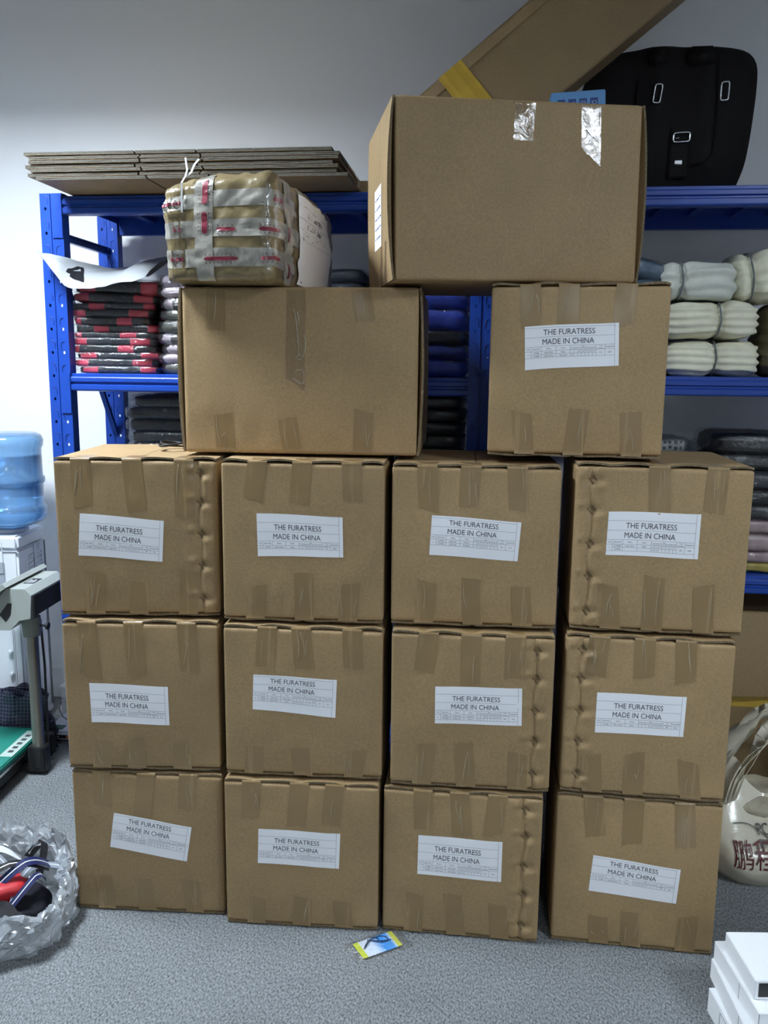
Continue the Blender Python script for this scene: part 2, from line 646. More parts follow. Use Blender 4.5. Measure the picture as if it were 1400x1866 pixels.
def tape_crease(w, h, disp, xc, length, top, seed):
    """pale raised wrinkles where the tape has not stuck down"""
    rnd = random.Random(seed * 13 + 5)
    mb = MB()
    for _ in range(rnd.choice((1, 2, 2, 3))):
        x = xc + rnd.uniform(-.015, .015)
        a, b2 = sorted((rnd.uniform(.05, .45), rnd.uniform(.5, .98)))
        lean, cv = rnd.uniform(-.012, .012), rnd.uniform(-.004, .004)
        pth = []
        for q in range(9):
            f_ = q / 8
            zz = length * (a + (b2 - a) * f_)
            z = h - zz if top else zz
            xx = x + lean * f_ + cv * sin(pi * f_)
            pth.append((xx, -disp(xx, z) - .0007, z))
        rr = rnd.uniform(.0006, .0012)
        mb.tube(pth, [rr * (.15 + sin(pi * min(1, .08 + .9 * q / 8)) ** .7) for q in range(9)], 6)
    return mb


COLS = [0.0, 0.067, 0.177, 0.336, 0.487]
SZ = ['8', '10', '12', '14', '16', '18', '20']


def shipping_label(parent, quad, fn3, blank, cn, rows, tot, kg, nu=12, nv=8, wave=0.0):
    """QUAD = TL TR BR BL in the board's own x, z; FN3(x, z, off) puts a point OFF in front of the board"""
    def uv(u, v):
        a = Vector(quad[0]).lerp(Vector(quad[1]), u)
        b2 = Vector(quad[3]).lerp(Vector(quad[2]), u)
        return a.lerp(b2, v)

    def P(u, v, off):
        q = uv(u, v)
        return fn3(q.x, q.y + wave * sin(u * 5.0), off)
    lab = MB().grid(lambda u, v: P(u, v, 0.0008), nu, nv).build('shipping_label', M['paper'], parent, smooth=True)
    W = (Vector(quad[1]) - Vector(quad[0])).length
    H = (Vector(quad[3]) - Vector(quad[0])).length
    lines = MB()

    def hl(v, u0=0.0, u1=0.955, t=0.0006):
        tv = t / H / 2
        lines.grid(lambda a, b2: P(u0 + (u1 - u0) * a, v - tv + 2 * tv * b2, 0.0011), max(1, int(12 * (u1 - u0))), 1)

    def vl(u, v0, v1, t=0.0006):
        tu = t / W / 2
        lines.grid(lambda a, b2: P(u - tu + 2 * tu * a, v0 + (v1 - v0) * b2, 0.0011), 1, 4)
    txt = MB()
    ar = H / W                               # label space is not square: u counts the width, v the height

    def tx(s, cu, cv, cap, maxw):
        vs, fs, wd = text_shape(s)
        if not vs:
            return
        k = cap / 0.70
        kx = k * H / W * 0.93
        if wd * kx > maxw:
            kx = maxw / wd
        txt.add([P(cu + (x - wd / 2) * kx, cv - (y - 0.35) * k, 0.0012) for x, y in vs], fs)
    y0 = 0.0 if blank else -0.155
    r0, r1, r2, r3 = (0.205 + y0, 0.425 + y0, 0.640 + y0, 0.745 + y0 * 1.0)
    hh = 0.075
    r4 = r3 + hh * len(rows)
    hl(r0)
    hl(r1)
    hl(r2)
    tx('THE FURATRESS', 0.475, (r0 + r1) / 2, 0.130, 0.55)
    tx('MADE IN CHINA', 0.465, (r1 + r2) / 2, 0.130, 0.55)
    vl(0.955, 0.0, 1.0)
    hl(r4)
    hl(r3, 0.0, COLS[4])
    hl(r3, 0.762, 0.955)
    rm = (r2 + r3) / 2
    hl(rm, COLS[4], 0.762)
    hl(r3, COLS[4], 0.762)
    for k in range(1, len(rows)):
        hl(r3 + hh * k, COLS[1], 0.762)
    for c in COLS[1:]:
        vl(c, r2, r4)
    vl(0.762, r2, r4)
    vl(0.852, r2, r4)
    sw = (0.762 - COLS[4]) / 7
    for k in range(1, 7):
        vl(COLS[4] + sw * k, rm, r4)
    for s, a, b2 in (('C/N', 0, 1), ('Style NO.', 1, 2), ('Name', 2, 3), ('Color', 3, 4)):
        tx(s, (COLS[a] + COLS[b2]) / 2, (r2 + r3) / 2, 0.032, (COLS[b2] - COLS[a]) * 0.9)
    tx('Size', (COLS[4] + 0.762) / 2, (r2 + rm) / 2, 0.026, 0.1)
    tx('Total', 0.807, r2 + 0.028, 0.028, 0.07)
    tx('quantity', 0.807, r2 + 0.080, 0.028, 0.08)
    tx('Weight(KG)', 0.903, (r2 + r3) / 2, 0.030, 0.095)
    for k in range(7):
        tx(SZ[k], COLS[4] + sw * (k + .5), (rm + r3) / 2, 0.028, sw * .8)
    tx(cn, COLS[1] / 2, (r3 + r4) / 2, 0.034, 0.05)
    tx(tot, 0.807, (r3 + r4) / 2, 0.036, 0.07)
    tx(kg, 0.903, (r3 + r4) / 2, 0.036, 0.08)
    for j, row in enumerate(rows):
        cv = r3 + hh * (j + .5)
        tx(row[0], (COLS[1] + COLS[2]) / 2, cv, 0.034, 0.10)
        tx(row[1], (COLS[2] + COLS[3]) / 2, cv, 0.034, 0.145)
        tx(row[2], (COLS[3] + COLS[4]) / 2, cv, 0.034, 0.14)
        for k, s in enumerate(row[3]):
            if s:
                tx(s, COLS[4] + sw * (k + .5), cv, 0.030, sw * .85)
    txt.build('printed_text', M['ink'], lab)
    lines.build('table_lines', M['ink_grey'], lab)
    return lab


def carton(name, label, fit, d, seed, seam=None, tops=(), bots=(), lab=None, bulge=0.006, group=None, tone=0, axis='z', xbow=0.006, clear=()):
    x, y, z, a, w, h, t = fit
    root = thing(name, label, 'carton', (x, y, z), group=group, rot=(0, -t * 0.5, a))
    sm = None
    rnd = random.Random(seed)
    if seam:
        sx = (w / 2 - 0.040) * (1 if seam == 'R' else -1)
        sm = (sx, [h * q for q in (0.115, 0.325, 0.52, 0.72, 0.895)])
    disp = make_disp(w, h, seed, bulge, sm)
    km = M['kraft'][tone]
    if axis == 'z':
        carton_body(w, d, -w / 2, w / 2, 0.0085, h - 0.012, disp).build('body', km, root, smooth='auto')
        A = rnd.uniform(.0045, .0065)
        ph = rnd.uniform(-.05, .05)

        def bow(xf):
            q = abs(sin(pi * (xf - 0.2 + ph * 0.3) / 0.3))
            return A * q ** 1.3 * (0.5 + 0.7 * noise.noise((xf * 5, seed, 1.7)) + 0.4)
        hw = w / 2 - 0.0025
        for side in (0, 1):
            ox = -w / 2 + 0.0015 if side == 0 else 0.001
            fb = (lambda s, o_=side: min(0.0062, max(0.0, bow(o_ * 0.5 + s * 0.5))) * min(1, (1 - s) * 14 if o_ == 0 else s * 14) * min(1, (s if o_ == 0 else 1 - s) * 14 + .1))
            flap_slab((ox, 0.0012 + rnd.uniform(0, .0015), h - 0.0113), (1, 0, 0), (0, 1, 0), (0, 0, 1), hw, d - 0.003, 0.005, fb).build(
                'top_flap', [km, M['kraft_edge']], root)
            bb = (lambda s, o_=side: 0.45 * fb(1 - s, o_))
            flap_slab((ox, 0.0012 + rnd.uniform(0, .0012), 0.0079), (1, 0, 0), (0, 1, 0), (0, 0, -1), hw, d - 0.003, 0.0048, bb).build(
                'bottom_flap', [km, M['kraft_edge']], root)
    else:
        carton_body(w, d, -w / 2 + 0.012, w / 2 - 0.012, 0.0, h, disp).build('body', km, root, smooth='auto')
        for sgn in (-1, 1):
            for half in (0, 1):
                fb = (lambda s, hf=half: xbow * (sin(pi * min(1, max(0, s))) ** 0.8) * (1.0 if hf == 0 else 0.3))
                dd = d / 2 - 0.002
                flap_slab((sgn * (w / 2 - 0.0115), 0.001 if half == 0 else d - 0.001, 0.001), (0, 0, 1), (0, 1 if half == 0 else -1, 0), (sgn, 0, 0),
                          h - 0.002, dd, 0.005, fb, n1=16).build('side_flap', [km, M['kraft_edge']], root)
    for k, (xf, ln) in enumerate(tops):
        tape_front(w, h, disp, (xf - .5) * w, ln * h, True, seed * 31 + k, wrap=0.07 if axis == 'z' else 0).build('packing_tape', M['tape'], root, smooth=True)
        if rnd.random() < .7:
            tape_crease(w, h, disp, (xf - .5) * w, ln * h, True, seed * 31 + k).build('tape_crease', M['crease'], root, smooth=True)
    for k, (xf, ln) in enumerate(bots):
        tape_front(w, h, disp, (xf - .5) * w, ln * h, False, seed * 57 + k, wrap=0).build('packing_tape', M['tape'], root, smooth=True)
        if rnd.random() < .7:
            tape_crease(w, h, disp, (xf - .5) * w, ln * h, False, seed * 57 + k).build('tape_crease', M['crease'], root, smooth=True)
    for k, (xf, ln, top, sl) in enumerate(clear):
        o = tape_front(w, h, disp, (xf - .5) * w, ln * h, top, seed * 77 + k, wrap=0.0, slant=sl).build('clear_tape', M['clear_tape'], root, smooth=True)
        o['label'] = 'clear glossy tape over the top edge'
        if ln > .4:                                    # the long one is badly wrinkled
            cm_ = MB()
            xo = (xf - .5) * w
            for pts in (((-.006, .05), (-.002, .07), (.001, .09), (.003, .11), (.005, .13), (.006, .15), (.007, .165)), ((.003, .06), (.005, .068), (.0065, .078), (.0072, .09)),
                        ((.020, .115), (.023, .130), (.023, .145), (.020, .158), (.017, .166)), ((-.004, .172), (.001, .169), (.006, .163), (.012, .162), (.018, .167), (.015, .172), (.008, .174), (.003, .172)),
                        ((-.004, .203), (.003, .200), (.010, .199), (.016, .200), (.019, .208), (.0195, .220), (.018, .232), (.011, .233), (.002, .227), (-.008, .219))):
                cm_.tube([(xo + a_, -disp(xo + a_, h - q_) - .0010, h - q_) for a_, q_ in pts], [.0003 + .0008 * abs(sin(1.7 * q_i + 1)) for q_i in range(len(pts))], 6)
            cm_.build('tape_crease', M['clear_crease'], root, smooth=True)
        else:
            cm_ = MB()
            xo = (xf - .5) * w
            for a_, q_, b_, r_ in ((.02, .02, .021, .05), (-.018, .035, -.012, .045), (-.012, .06, .006, .078), (.006, .074, .010, .08)):
                cm_.tube([(xo + a_ + (b_ - a_) * f_, -disp(xo + a_, h - q_) - .0012, h - q_ - (r_ - q_) * f_) for f_ in (0, .5, 1)], .0008, 5)
            cm_.build('tape_crease', M['clear_crease'], root, smooth=True)
    if sm:
        for zz in sm[1]:
            sb = MB()
            for dx in (-.0045, .0045):
                x0, z0 = sm[0] - 0.007 + dx, zz + 0.007 + dx * 0.9
                sb.tube([(x0 + 0.011 * q, -disp(x0 + 0.011 * q, z0 - 0.013 * q) - 0.0011, z0 - 0.013 * q) for q in (0, .33, .66, 1)], 0.0008, 5)
            sb.build('staple', M['staple'], root)
    if lab:
        quad, blank, cn, rows, tot, kg = lab
        shipping_label(root, quad, lambda xx, zz, off: (xx, -disp(xx, zz) - off, zz), blank, cn, rows, tot, kg, wave=0.0012)
    root['board'] = w
    return root


FIT = {
    'A1': (-0.6130, 2.0721, 0.8059, 0.0030, 0.4024, 0.4062, 0.0067), 'A2': (-0.6098, 2.0465, 0.4019, -0.0254, 0.3942, 0.4020, 0.0044),
    'A3': (-0.6064, 2.0452, 0.0, -0.0573, 0.3953, 0.3999, 0.0019), 'B1': (-0.1983, 2.0255, 0.8083, -0.0679, 0.3977, 0.4058, -0.0030),
    'B2': (-0.1970, 2.0056, 0.4080, -0.0707, 0.3965, 0.3982, 0.0019), 'B3': (-0.2016, 1.9897, 0.0, -0.0740, 0.3940, 0.4060, 0.0015),
    'C1': (0.2188, 1.9957, 0.8104, -0.0920, 0.4009, 0.4015, 0.0048), 'C2': (0.2180, 1.9628, 0.4038, -0.0938, 0.3929, 0.4046, 0.0015),
    'C3': (0.2031, 1.9584, 0.0, -0.1191, 0.3948, 0.4018, -0.0009), 'D1': (0.6437, 1.9360, 0.8182, -0.1299, 0.3958, 0.4047, -0.0032),
    'D2': (0.6306, 1.9179, 0.4098, -0.1443, 0.3866, 0.4064, -0.0006), 'D3': (0.6311, 1.9229, 0.0, -0.1389, 0.3944, 0.4078, 0.0009),
    'E': (0.4500, 2.0241, 1.2249, -0.1706, 0.4080, 0.4102, 0.0028), 'F': (-0.2137, 2.1268, 1.2160, -0.0845, 0.6114, 0.4082, 0.0012),
    'G': (0.3098, 2.0661, 1.6371, 0.1452, 0.6105, 0.4027, 0.0262)}
GRP = 'packed cartons stacked in four columns'
SPEC = [
    ('A1', 'brown carton with white label, top of the leftmost column', 'R', ((.165, .31), (.48, .33), (.80, .37)), ((.22, .28), (.49, .22), (.80, .29)), True, 1,
     '11', [('J17208', 'Double dress', 'Light Blue', ['', '', '12', '10', '10', '12'])], '47', '21', [(-0.14, 0.2631), (0.068, 0.2471), (0.061, 0.1431), (-0.149, 0.1561)]),
    ('A2', 'brown carton with white label, middle of the leftmost column', None, ((.16, .38), (.46, .36), (.80, .33)), ((.22, .2), (.45, .22), (.75, .2)), True, 1,
     '14', [('J17308', 'Double dress', 'Light Blue', ['10', '14', '18'])], '58', '21', [(-0.1333, 0.2341), (0.0688, 0.2301), (0.0698, 0.1271), (-0.1313, 0.1291)]),
    ('A3', 'brown carton with strongly tilted label, bottom of the leftmost column', None, ((.2, .25), (.5, .3), (.78, .25)), ((.2, .25), (.48, .25), (.8, .25)), False, 1,
     '10', [('J17202', 'Lady coat', 'Light Blue', ['10', '8', '7', '8', '8']), ('J17308', 'Double dress', 'Light Blue', ['15', '', '', ''])], '56', '18.5',
     [(-0.0877, 0.283), (0.1166, 0.252), (0.1016, 0.155), (-0.1018, 0.186)]),
    ('B1', 'brown carton with white label, top of the second column from left', None, ((.225, .25), (.50, .27), (.80, .25)), ((.2, .22), (.51, .31), (.78, .25)), True, 0,
     '12', [('J17507', "Lady's short", 'Navy', ['', '', '16', '18', '14', '14', '12'])], '74', '20.5', [(-0.112, 0.2717), (0.0985, 0.2677), (0.1005, 0.1687), (-0.11, 0.1647)]),
    ('B2', 'brown carton with white label, middle of the second column from left', None, ((.28, .27), (.49, .28), (.81, .27)), ((.18, .2), (.5, .2), (.82, .2)), False, 0,
     '10', [('J17504', "Lady's skirt", 'Navy stripe', ['', '', '', '', '', '', '10']), ('J17507', "Lady's short", 'Navy', ['24', '24', '20'])], '78', '21.1',
     [(-0.1233, 0.269), (0.0862, 0.264), (0.0822, 0.165), (-0.1263, 0.178)]),
    ('B3', 'brown carton with creased label, bottom of the second column from left', None, ((.18, .26), (.49, .3), (.72, .28)), ((.2, .2), (.5, .22), (.78, .2)), True, 0,
     '9', [('J17504', "Lady's skirt", 'Navy stripe', ['', '20', '22', '18', '16', '12'])], '88', '21.3', [(-0.1087, 0.273), (0.1009, 0.271), (0.0978, 0.175), (-0.1117, 0.178)]),
    ('C1', 'brown carton with white label, top of the third column from left', None, ((.21, .29), (.47, .26), (.74, .28)), ((.2, .28), (.5, .3), (.8, .26)), False, 2,
     '7', [('CC7096', "Lady's top", 'Cherry', ['', '10', '14', '16', '11', '10', '10']), ('CC7096', "Lady's top", 'Flamingo', ['7', '7', '8', '6'])], '102', '14.7',
     [(-0.1032, 0.2746), (0.1096, 0.2636), (0.1036, 0.1686), (-0.1083, 0.1776)]),
    ('C2', 'brown carton with white label, middle of the third column from left', 'R', ((.23, .26), (.49, .33), (.76, .28)), ((.2, .28), (.48, .3), (.8, .25)), True, 0,
     '6', [('CJ7505', "Lady's top", 'Navy grid', ['', '', '20', '15', '17', '20', '15']), ('CC7096', "Lady's top", 'Cherry', ['12', '3'])], '102', '16.3',
     [(-0.0883, 0.2642), (0.1216, 0.2692), (0.1236, 0.1742), (-0.0873, 0.1692)]),
    ('C3', 'brown carton with white label, bottom of the third column from left', 'R', ((.25, .28), (.48, .3), (.72, .28)), ((.2, .28), (.48, .3), (.76, .25)), True, 0,
     '5', [('J17508', "Lady's short", 'Navy grid', ['18', '18', '16', '14', '12', '10', '8']), ('CJ7505', "Lady's top", 'Navy grid', ['16', '14'])], '112', '17.1',
     [(-0.1079, 0.275), (0.1016, 0.276), (0.1016, 0.167), (-0.1089, 0.169)]),
    ('D1', 'brown carton with stapled left edge, top of the rightmost column', 'L', ((.47, .29), (.80, .28)), ((.24, .28), (.48, .34), (.78, .3)), True, 2,
     '3', [('J17506B', "Lady's Skirt", 'Navy', ['21', '15', '13', '17', '11', '5', '6']), ('J17506', '', '', ['18', '14'])], '122', '19.8',
     [(-0.1207, 0.2888), (0.087, 0.2908), (0.0861, 0.1848), (-0.1227, 0.1858)]),
    ('D2', 'brown carton with stapled left edge, middle of the rightmost column', 'L', ((.2, .26), (.47, .25), (.71, .27)), ((.2, .25), (.45, .28), (.8, .25)), True, 2,
     '2', [('J17506', 'Tulle Lantern', 'Navy', ['', '', '', '14', '12', '12', '10'])], '48', '20.4', [(-0.1159, 0.2612), (0.0903, 0.2652), (0.0884, 0.1652), (-0.1168, 0.1602)]),
    ('D3', 'brown carton with tilted label, bottom of the rightmost column', None, ((.22, .27), (.47, .3), (.77, .3)), ((.3, .2), (.5, .25), (.83, .25)), False, 2,
     '1', [('J17501', "Lady's jacket", 'Navy', ['12', '20', '22', '16'])], '70', '20', [(-0.1031, 0.248), (0.107, 0.23), (0.1019, 0.137), (-0.1101, 0.15)]),
    ('E', 'brown carton with white label, standing on the third and fourth columns', None, ((.22, .26), (.44, .25), (.76, .25)), ((.22, .26), (.50, .28), (.83, .27)), False, 2,
     '4', [('J17506', "Lady's Skirt", 'Navy', ['', '', '24', '20', '18', '20', '15']), ('J17508', "Lady's short", 'Navy grid', ['28'])], '116', '18.9',
     [(-0.1238, 0.3061), (0.0913, 0.3171), (0.0954, 0.2191), (-0.1196, 0.2051)]),
]
for k, (key, label, seam, tops, bots, blank, tone, cn, rows, tot, kg, quad) in enumerate(SPEC):
    carton('shipping_carton', label, FIT[key], 0.40, k + 1, seam, tops, bots, (quad, blank, cn, rows, tot, kg), bulge=0.004 + 0.003 * ((k * 7) % 3) / 2, group=GRP, tone=tone)
carton('large_carton', 'large unlabelled carton lying on the first two columns under the taped parcel', FIT['F'], 0.50, 31, None, ((.16, .26), (.75, .2)),
       ((.19, .24), (.47, .22), (.76, .27)), None, bulge=0.008, tone=2, axis='x', xbow=0.010, clear=((.49, .58, True, 0.01),))
g = carton('large_carton', 'large unlabelled carton on top of the stack with shiny tape patches', FIT['G'], 0.42, 32, None, (), (), None, bulge=0.005, tone=0, axis='x', xbow=0.013,
           clear=((.515, .22, True, 0.0), (.775, .30, True, 0.02)))
gw = FIT['G'][4]


def gside(yy, zz, off):
    """a point OFF outside the left flaps of the top carton"""
    half = 0.42 / 2 - 0.002
    bw = 0.013 * sin(pi * min(1, max(0, (zz - .001) / .4007))) ** 0.8
    if yy <= 0.21:
        bw *= exp(-(max(yy - .001, 0) / half) ** .625 * half / .05)
    else:
        bw *= 0.3 * exp(-(max(.419 - yy, 0) / half) ** .625 * half / .05)
    return (-(gw / 2 - 0.0115) - 0.005 - bw - off, yy, zz)


lb = MB().grid(lambda a, b2: gside(0.30 - 0.12 * a, 0.10 + 0.15 * b2, 0.001), 8, 8).build('address_label', M['paper'], g, smooth=True)
lb['label'] = 'white paper label on the left flap'
lt = MB()
for r_ in range(5):
    for c_ in range(4):
        lt.grid(lambda a, b2: gside(0.285 - 0.026 * c_ - (.014 + .004 * ((r_ + c_) % 3)) * a, 0.125 + 0.024 * r_ + .004 * b2, 0.0014), 2, 1)
lt.build('handwriting', mat('blue_pen_ink', (.05, .08, .25), rough=.6), lb)
for yy in (0.10, 0.17):
    MB().grid(lambda a, b2: gside(yy + 0.025 * a, 0.002 + 0.10 * b2, 0.0008), 4, 8).build('packing_tape', M['tape'], g, smooth=True)


# ------------------------------------------------------------------ soft goods
def cube_pts(n, m_):
    """faces of a unit cube split n x n (m_ layers up), shared corners merged"""
    idx, vs, fs = {}, [], []

    def key(p):
        k_ = (round(p[0], 5), round(p[1], 5), round(p[2], 5))
        if k_ not in idx:
            idx[k_] = len(vs)
            vs.append(p)
        return idx[k_]
    for ax in range(3):
        a, b2 = [(1, 2), (2, 0), (0, 1)][ax]
        na = m_ if a == 2 else n
        nb = m_ if b2 == 2 else n
        for s in (-1, 1):
            for i in range(na):
                for j in range(nb):
                    q = []
                    for di, dj in ((0, 0), (1, 0), (1, 1), (0, 1)):
                        p = [0, 0, 0]
                        p[ax] = s
                        p[a] = -1 + 2 * (i + di) / na
                        p[b2] = -1 + 2 * (j + dj) / nb
                        q.append(key(tuple(p)))
                    fs.append(q if s > 0 else q[::-1])
    return vs, fs


_CP = {}


def soft_fn(sx, sy, sz, k, seed, amp, freq, folds=0, famp=0.0, droop=0.0):
    def fn(p, off=0.0):
        x, y, z = p
        s = (abs(x) ** k + abs(y) ** k + abs(z) ** k) ** (1.0 / k)
        q = Vector((x / s, y / s, z / s))
        nrm = Vector((q.x ** 3 / sx, q.y ** 3 / sy, q.z ** 3 / sz)).normalized()
        w = Vector((q.x * sx / 2, q.y * sy / 2, q.z * sz / 2))
        d = amp * noise.noise((w.x * freq + seed * 1.7, w.y * freq, w.z * freq * 1.6 + seed)) + off
        if folds:
            ph = noise.noise((w.x * 5, w.y * 5, seed)) * 1.3
            d += famp * cos(2 * pi * folds * (q.z * .5 + .5) + ph) * (1 - abs(q.z) ** 4)
        w += nrm * d
        w.z += sz / 2 - droop * (q.x * q.x)
        return w
    return fn


def soft_mesh(fn, n=12, m_=4, off=0.0):
    if (n, m_) not in _CP:
        _CP[(n, m_)] = cube_pts(n, m_)
    vs, fs = _CP[(n, m_)]
    return MB().add([fn(p, off) for p in vs], fs)


def pack(name, label, cat, u, v, z, w, d, h, m_, seed, group=None, yaw=0.0, wrap='wrap', k=5, folds=1, famp=0.002, amp=0.006, tilt=0.0, n=12, ears=True):
    """a folded garment in a clear bag; u v z = middle of its front bottom edge in the rack's frame"""
    p = rw(u, v + d / 2, z)
    root = thing(name, label, cat, p, group=group, rot=(0, tilt, RY + yaw))
    soft_mesh(soft_fn(w, d, h, k, seed, amp, 16, folds, famp), n, 6).build('garment', m_, root, smooth=True)
    if wrap:
        fn = soft_fn(w + .012, d + .008, h + .002, k + 3, seed + 40, 0.004, 30)
        mb = soft_mesh(fn, n + 4, 5, 0.001)
        if ears:                                       # the sealed ends of the bag stick out a little
            rnd = random.Random(seed)
            for s in (-1, 1):
                ln = rnd.uniform(.008, .022)
                zb = h * rnd.uniform(.3, .7)
                mb.grid(lambda a, b2: (s * (w / 2 - .004 + ln * b2 + .004), (a - .5) * d * .9, zb + .5 * h * (1 - b2) * sin(a * 9 + seed) * .6 + .004 * sin(a * 31 + seed) * b2), 10, 2)
        mb.build('plastic_sleeve', M[wrap], root, smooth=True)
    return root


def cloth(name, col, **kw):
    a = dict(rough=0.85, var=0.18, vscale=30, bump=0.5, bscale=70, spec=0.2)
    a.update(kw)
    return mat(name, col, **a)


ORD = ['lowest', 'second', 'third', 'fourth', 'fifth', 'sixth', 'seventh', 'eighth', 'ninth', 'tenth', 'eleventh', 'twelfth', 'thirteenth', 'fourteenth']
BLK, RED = (0.012, 0.013, 0.018), (0.50, 0.035, 0.075)
redm = [band_mat('black_cloth_red_stripes_%s' % w_, BLK, st, rough=0.8, bump=0.4, bscale=60) for w_, st in
        (('a', [(.06, .25, RED), (.74, .93, RED)]), ('b', [(.02, .16, RED), (.60, .78, RED)]), ('c', [(.28, .45, RED), (.88, .97, RED)]), ('d', [(.10, .30, RED), (.80, .95, RED)]))]
SH = 1.405
zz = SH
RZ = [(.022, 3), (.024, 0), (.020, 3), (.024, 1), (.024, 0), (.016, 1), (.025, 2), (.025, 1), (.026, 0), (.019, 2), (.030, 0), (.046, 3)]
for i, (th, mm) in enumerate(RZ):
    top = i == len(RZ) - 1
    pack('garment_pack', 'black garment pack with red stripes, %s from the bottom of its stack' % ORD[i] if i else 'black garment pack with red stripes, at the bottom of its stack',
         'clothes', 0.118 + random.Random(i).uniform(-.012, .012) + (0.015 if top else 0), 0.03 + random.Random(i + 9).uniform(0, .012), zz, 0.315 - (.02 if i in (0, 7) else 0), 0.30, th + .004, redm[mm], 100 + i,
         'red and black striped packs', random.Random(i + 5).uniform(-.03, .03), tilt=0.035 if i > 9 else 0.0)
    zz += th + .001
zz += .006
# lilac and grey plaid packs beside them, half behind the large carton
lil = [band_mat('lilac_grey_plaid_%d' % i, c, st, rough=0.85, bump=0.5, bscale=60) for i, (c, st) in enumerate((
    ((.34, .29, .33), [(.2, .35, (.05, .045, .05)), (.6, .8, (.12, .11, .12))]), ((.07, .065, .068), [(.1, .3, (.30, .26, .30)), (.55, .75, (.22, .2, .22))]),
    ((.45, .38, .42), [(.4, .5, (.06, .05, .06))]), ((.09, .09, .075), [(.3, .45, (.2, .18, .19))])))]
zl = SH
for i, (th, mm) in enumerate(((.035, 3), (.030, 2), (.030, 1), (.034, 0), (.042, 3), (.034, 3), (.040, 0), (.034, 2), (.034, 1))):
    pack('garment_pack', 'lilac and grey plaid garment pack, %s from the bottom of its stack' % ORD[i] if i else 'lilac and grey plaid garment pack, at the bottom of its stack', 'clothes',
         0.42 + random.Random(i).uniform(-.008, .008), 0.02, zl, 0.255, 0.30, th + .004, lil[mm], 140 + i, 'lilac plaid packs', folds=2, famp=.003, amp=.009)
    zl += th + .001
# dark navy packs seen between the taped parcel and the top carton
nav = [cloth('slate_navy_cloth_%d' % i, c) for i, c in enumerate(((.030, .038, .055), (.045, .055, .075), (.025, .028, .036)))]
zl = SH
for i in range(8):
    pack('garment_pack', 'slate navy garment pack, %s from the bottom, glimpsed below the parcel' % ORD[i] if i else 'slate navy garment pack, at the bottom, glimpsed below the parcel', 'clothes', 0.865, 0.05, zl, 0.25, 0.30, 0.046, nav[i % 3], 160 + i,
         'slate navy packs behind the gap', folds=2, famp=.004, amp=.009)
    zl += .043
# royal blue packs in the gap between the two upper cartons
rb = [cloth('royal_blue_cloth_%d' % i, c) for i, c in enumerate(((.020, .045, .30), (.015, .03, .20), (.006, .007, .012)))]
zl = SH - .0
for i, (th, mm) in enumerate(((.055, 0), (.045, 1), (.050, 2), (.070, 0), (.050, 0), (.045, 1), (.045, 2))):
    pack('garment_pack', 'royal blue garment pack, %s from the bottom of its stack' % ORD[i] if i else 'royal blue garment pack, at the bottom of its stack', 'clothes',
         1.215, 0.055, zl, 0.235, 0.30, th + .004, rb[mm], 180 + i, 'royal blue packs', folds=2, famp=.003, amp=.009, wrap='wrap')
    zl += th
# black packs under the left shelf
LOW = 0.788
blk = [cloth('black_cloth_%d' % i, c) for i, c in enumerate(((.010, .010, .011), (.014, .014, .016)))]
zl = LOW
for i in range(13):
    pack('garment_pack', 'black garment pack in a clear bag, %s from the bottom of the low left stack' % ORD[i] if i else 'black garment pack in a clear bag, bottom of the low left stack', 'clothes',
         0.275 + random.Random(i + 3).uniform(-.012, .012), 0.12, zl, 0.30, 0.28, 0.045, blk[i % 2], 200 + i, 'black packs on the low left shelf', wrap='wrap_milky', amp=.005)
    zl += .0415
zl = LOW
for i in range(13):
    pack('garment_pack', 'black garment pack in the dark gap, %s from the bottom below the royal blue packs' % ORD[i] if i else 'black garment pack in the dark gap, at the bottom below the royal blue packs', 'clothes',
         1.205 + random.Random(i + 31).uniform(-.008, .008), 0.05, zl, 0.25, 0.30, 0.046, blk[i % 2], 320 + i, 'black packs in the dark gap', amp=.005)
    zl += .0425
# second bay, low shelf: polka dot, black, blush and yellow packs
dotm = mat('grey_cloth_black_dots', (.16, .16, .17), rough=.85)
nt = dotm.node_tree
vo = nt.nodes.new('ShaderNodeTexVoronoi')
vo.inputs['Scale'].default_value = 55
vo.inputs['Randomness'].default_value = 0.25
tcn = nt.nodes.new('ShaderNodeTexCoord')
nt.links.new(tcn.outputs['Object'], vo.inputs['Vector'])
rr_ = nt.nodes.new('ShaderNodeValToRGB')
rr_.color_ramp.interpolation = 'CONSTANT'
rr_.color_ramp.elements[0].color = (.012, .012, .014, 1)
rr_.color_ramp.elements[1].position = .36
rr_.color_ramp.elements[1].color = (.20, .20, .21, 1)
nt.links.new(vo.outputs['Distance'], rr_.inputs[0])
nt.links.new(rr_.outputs[0], nt.nodes['Principled BSDF'].inputs['Base Color'])
zl = LOW
for i in range(9):
    pack('garment_pack', 'grey garment pack with black dots, %s from the bottom behind the right column' % ORD[i] if i else 'grey garment pack with black dots, at the bottom behind the right column', 'clothes', 1.965, 0.12, zl, 0.20, 0.26, 0.050, dotm, 230 + i, 'dotted packs on the low shelf')
    zl += .047
blush = cloth('blush_pink_cloth', (.36, .27, .27))
yel = cloth('mustard_yellow_cloth', (.35, .28, .035))
zl = LOW
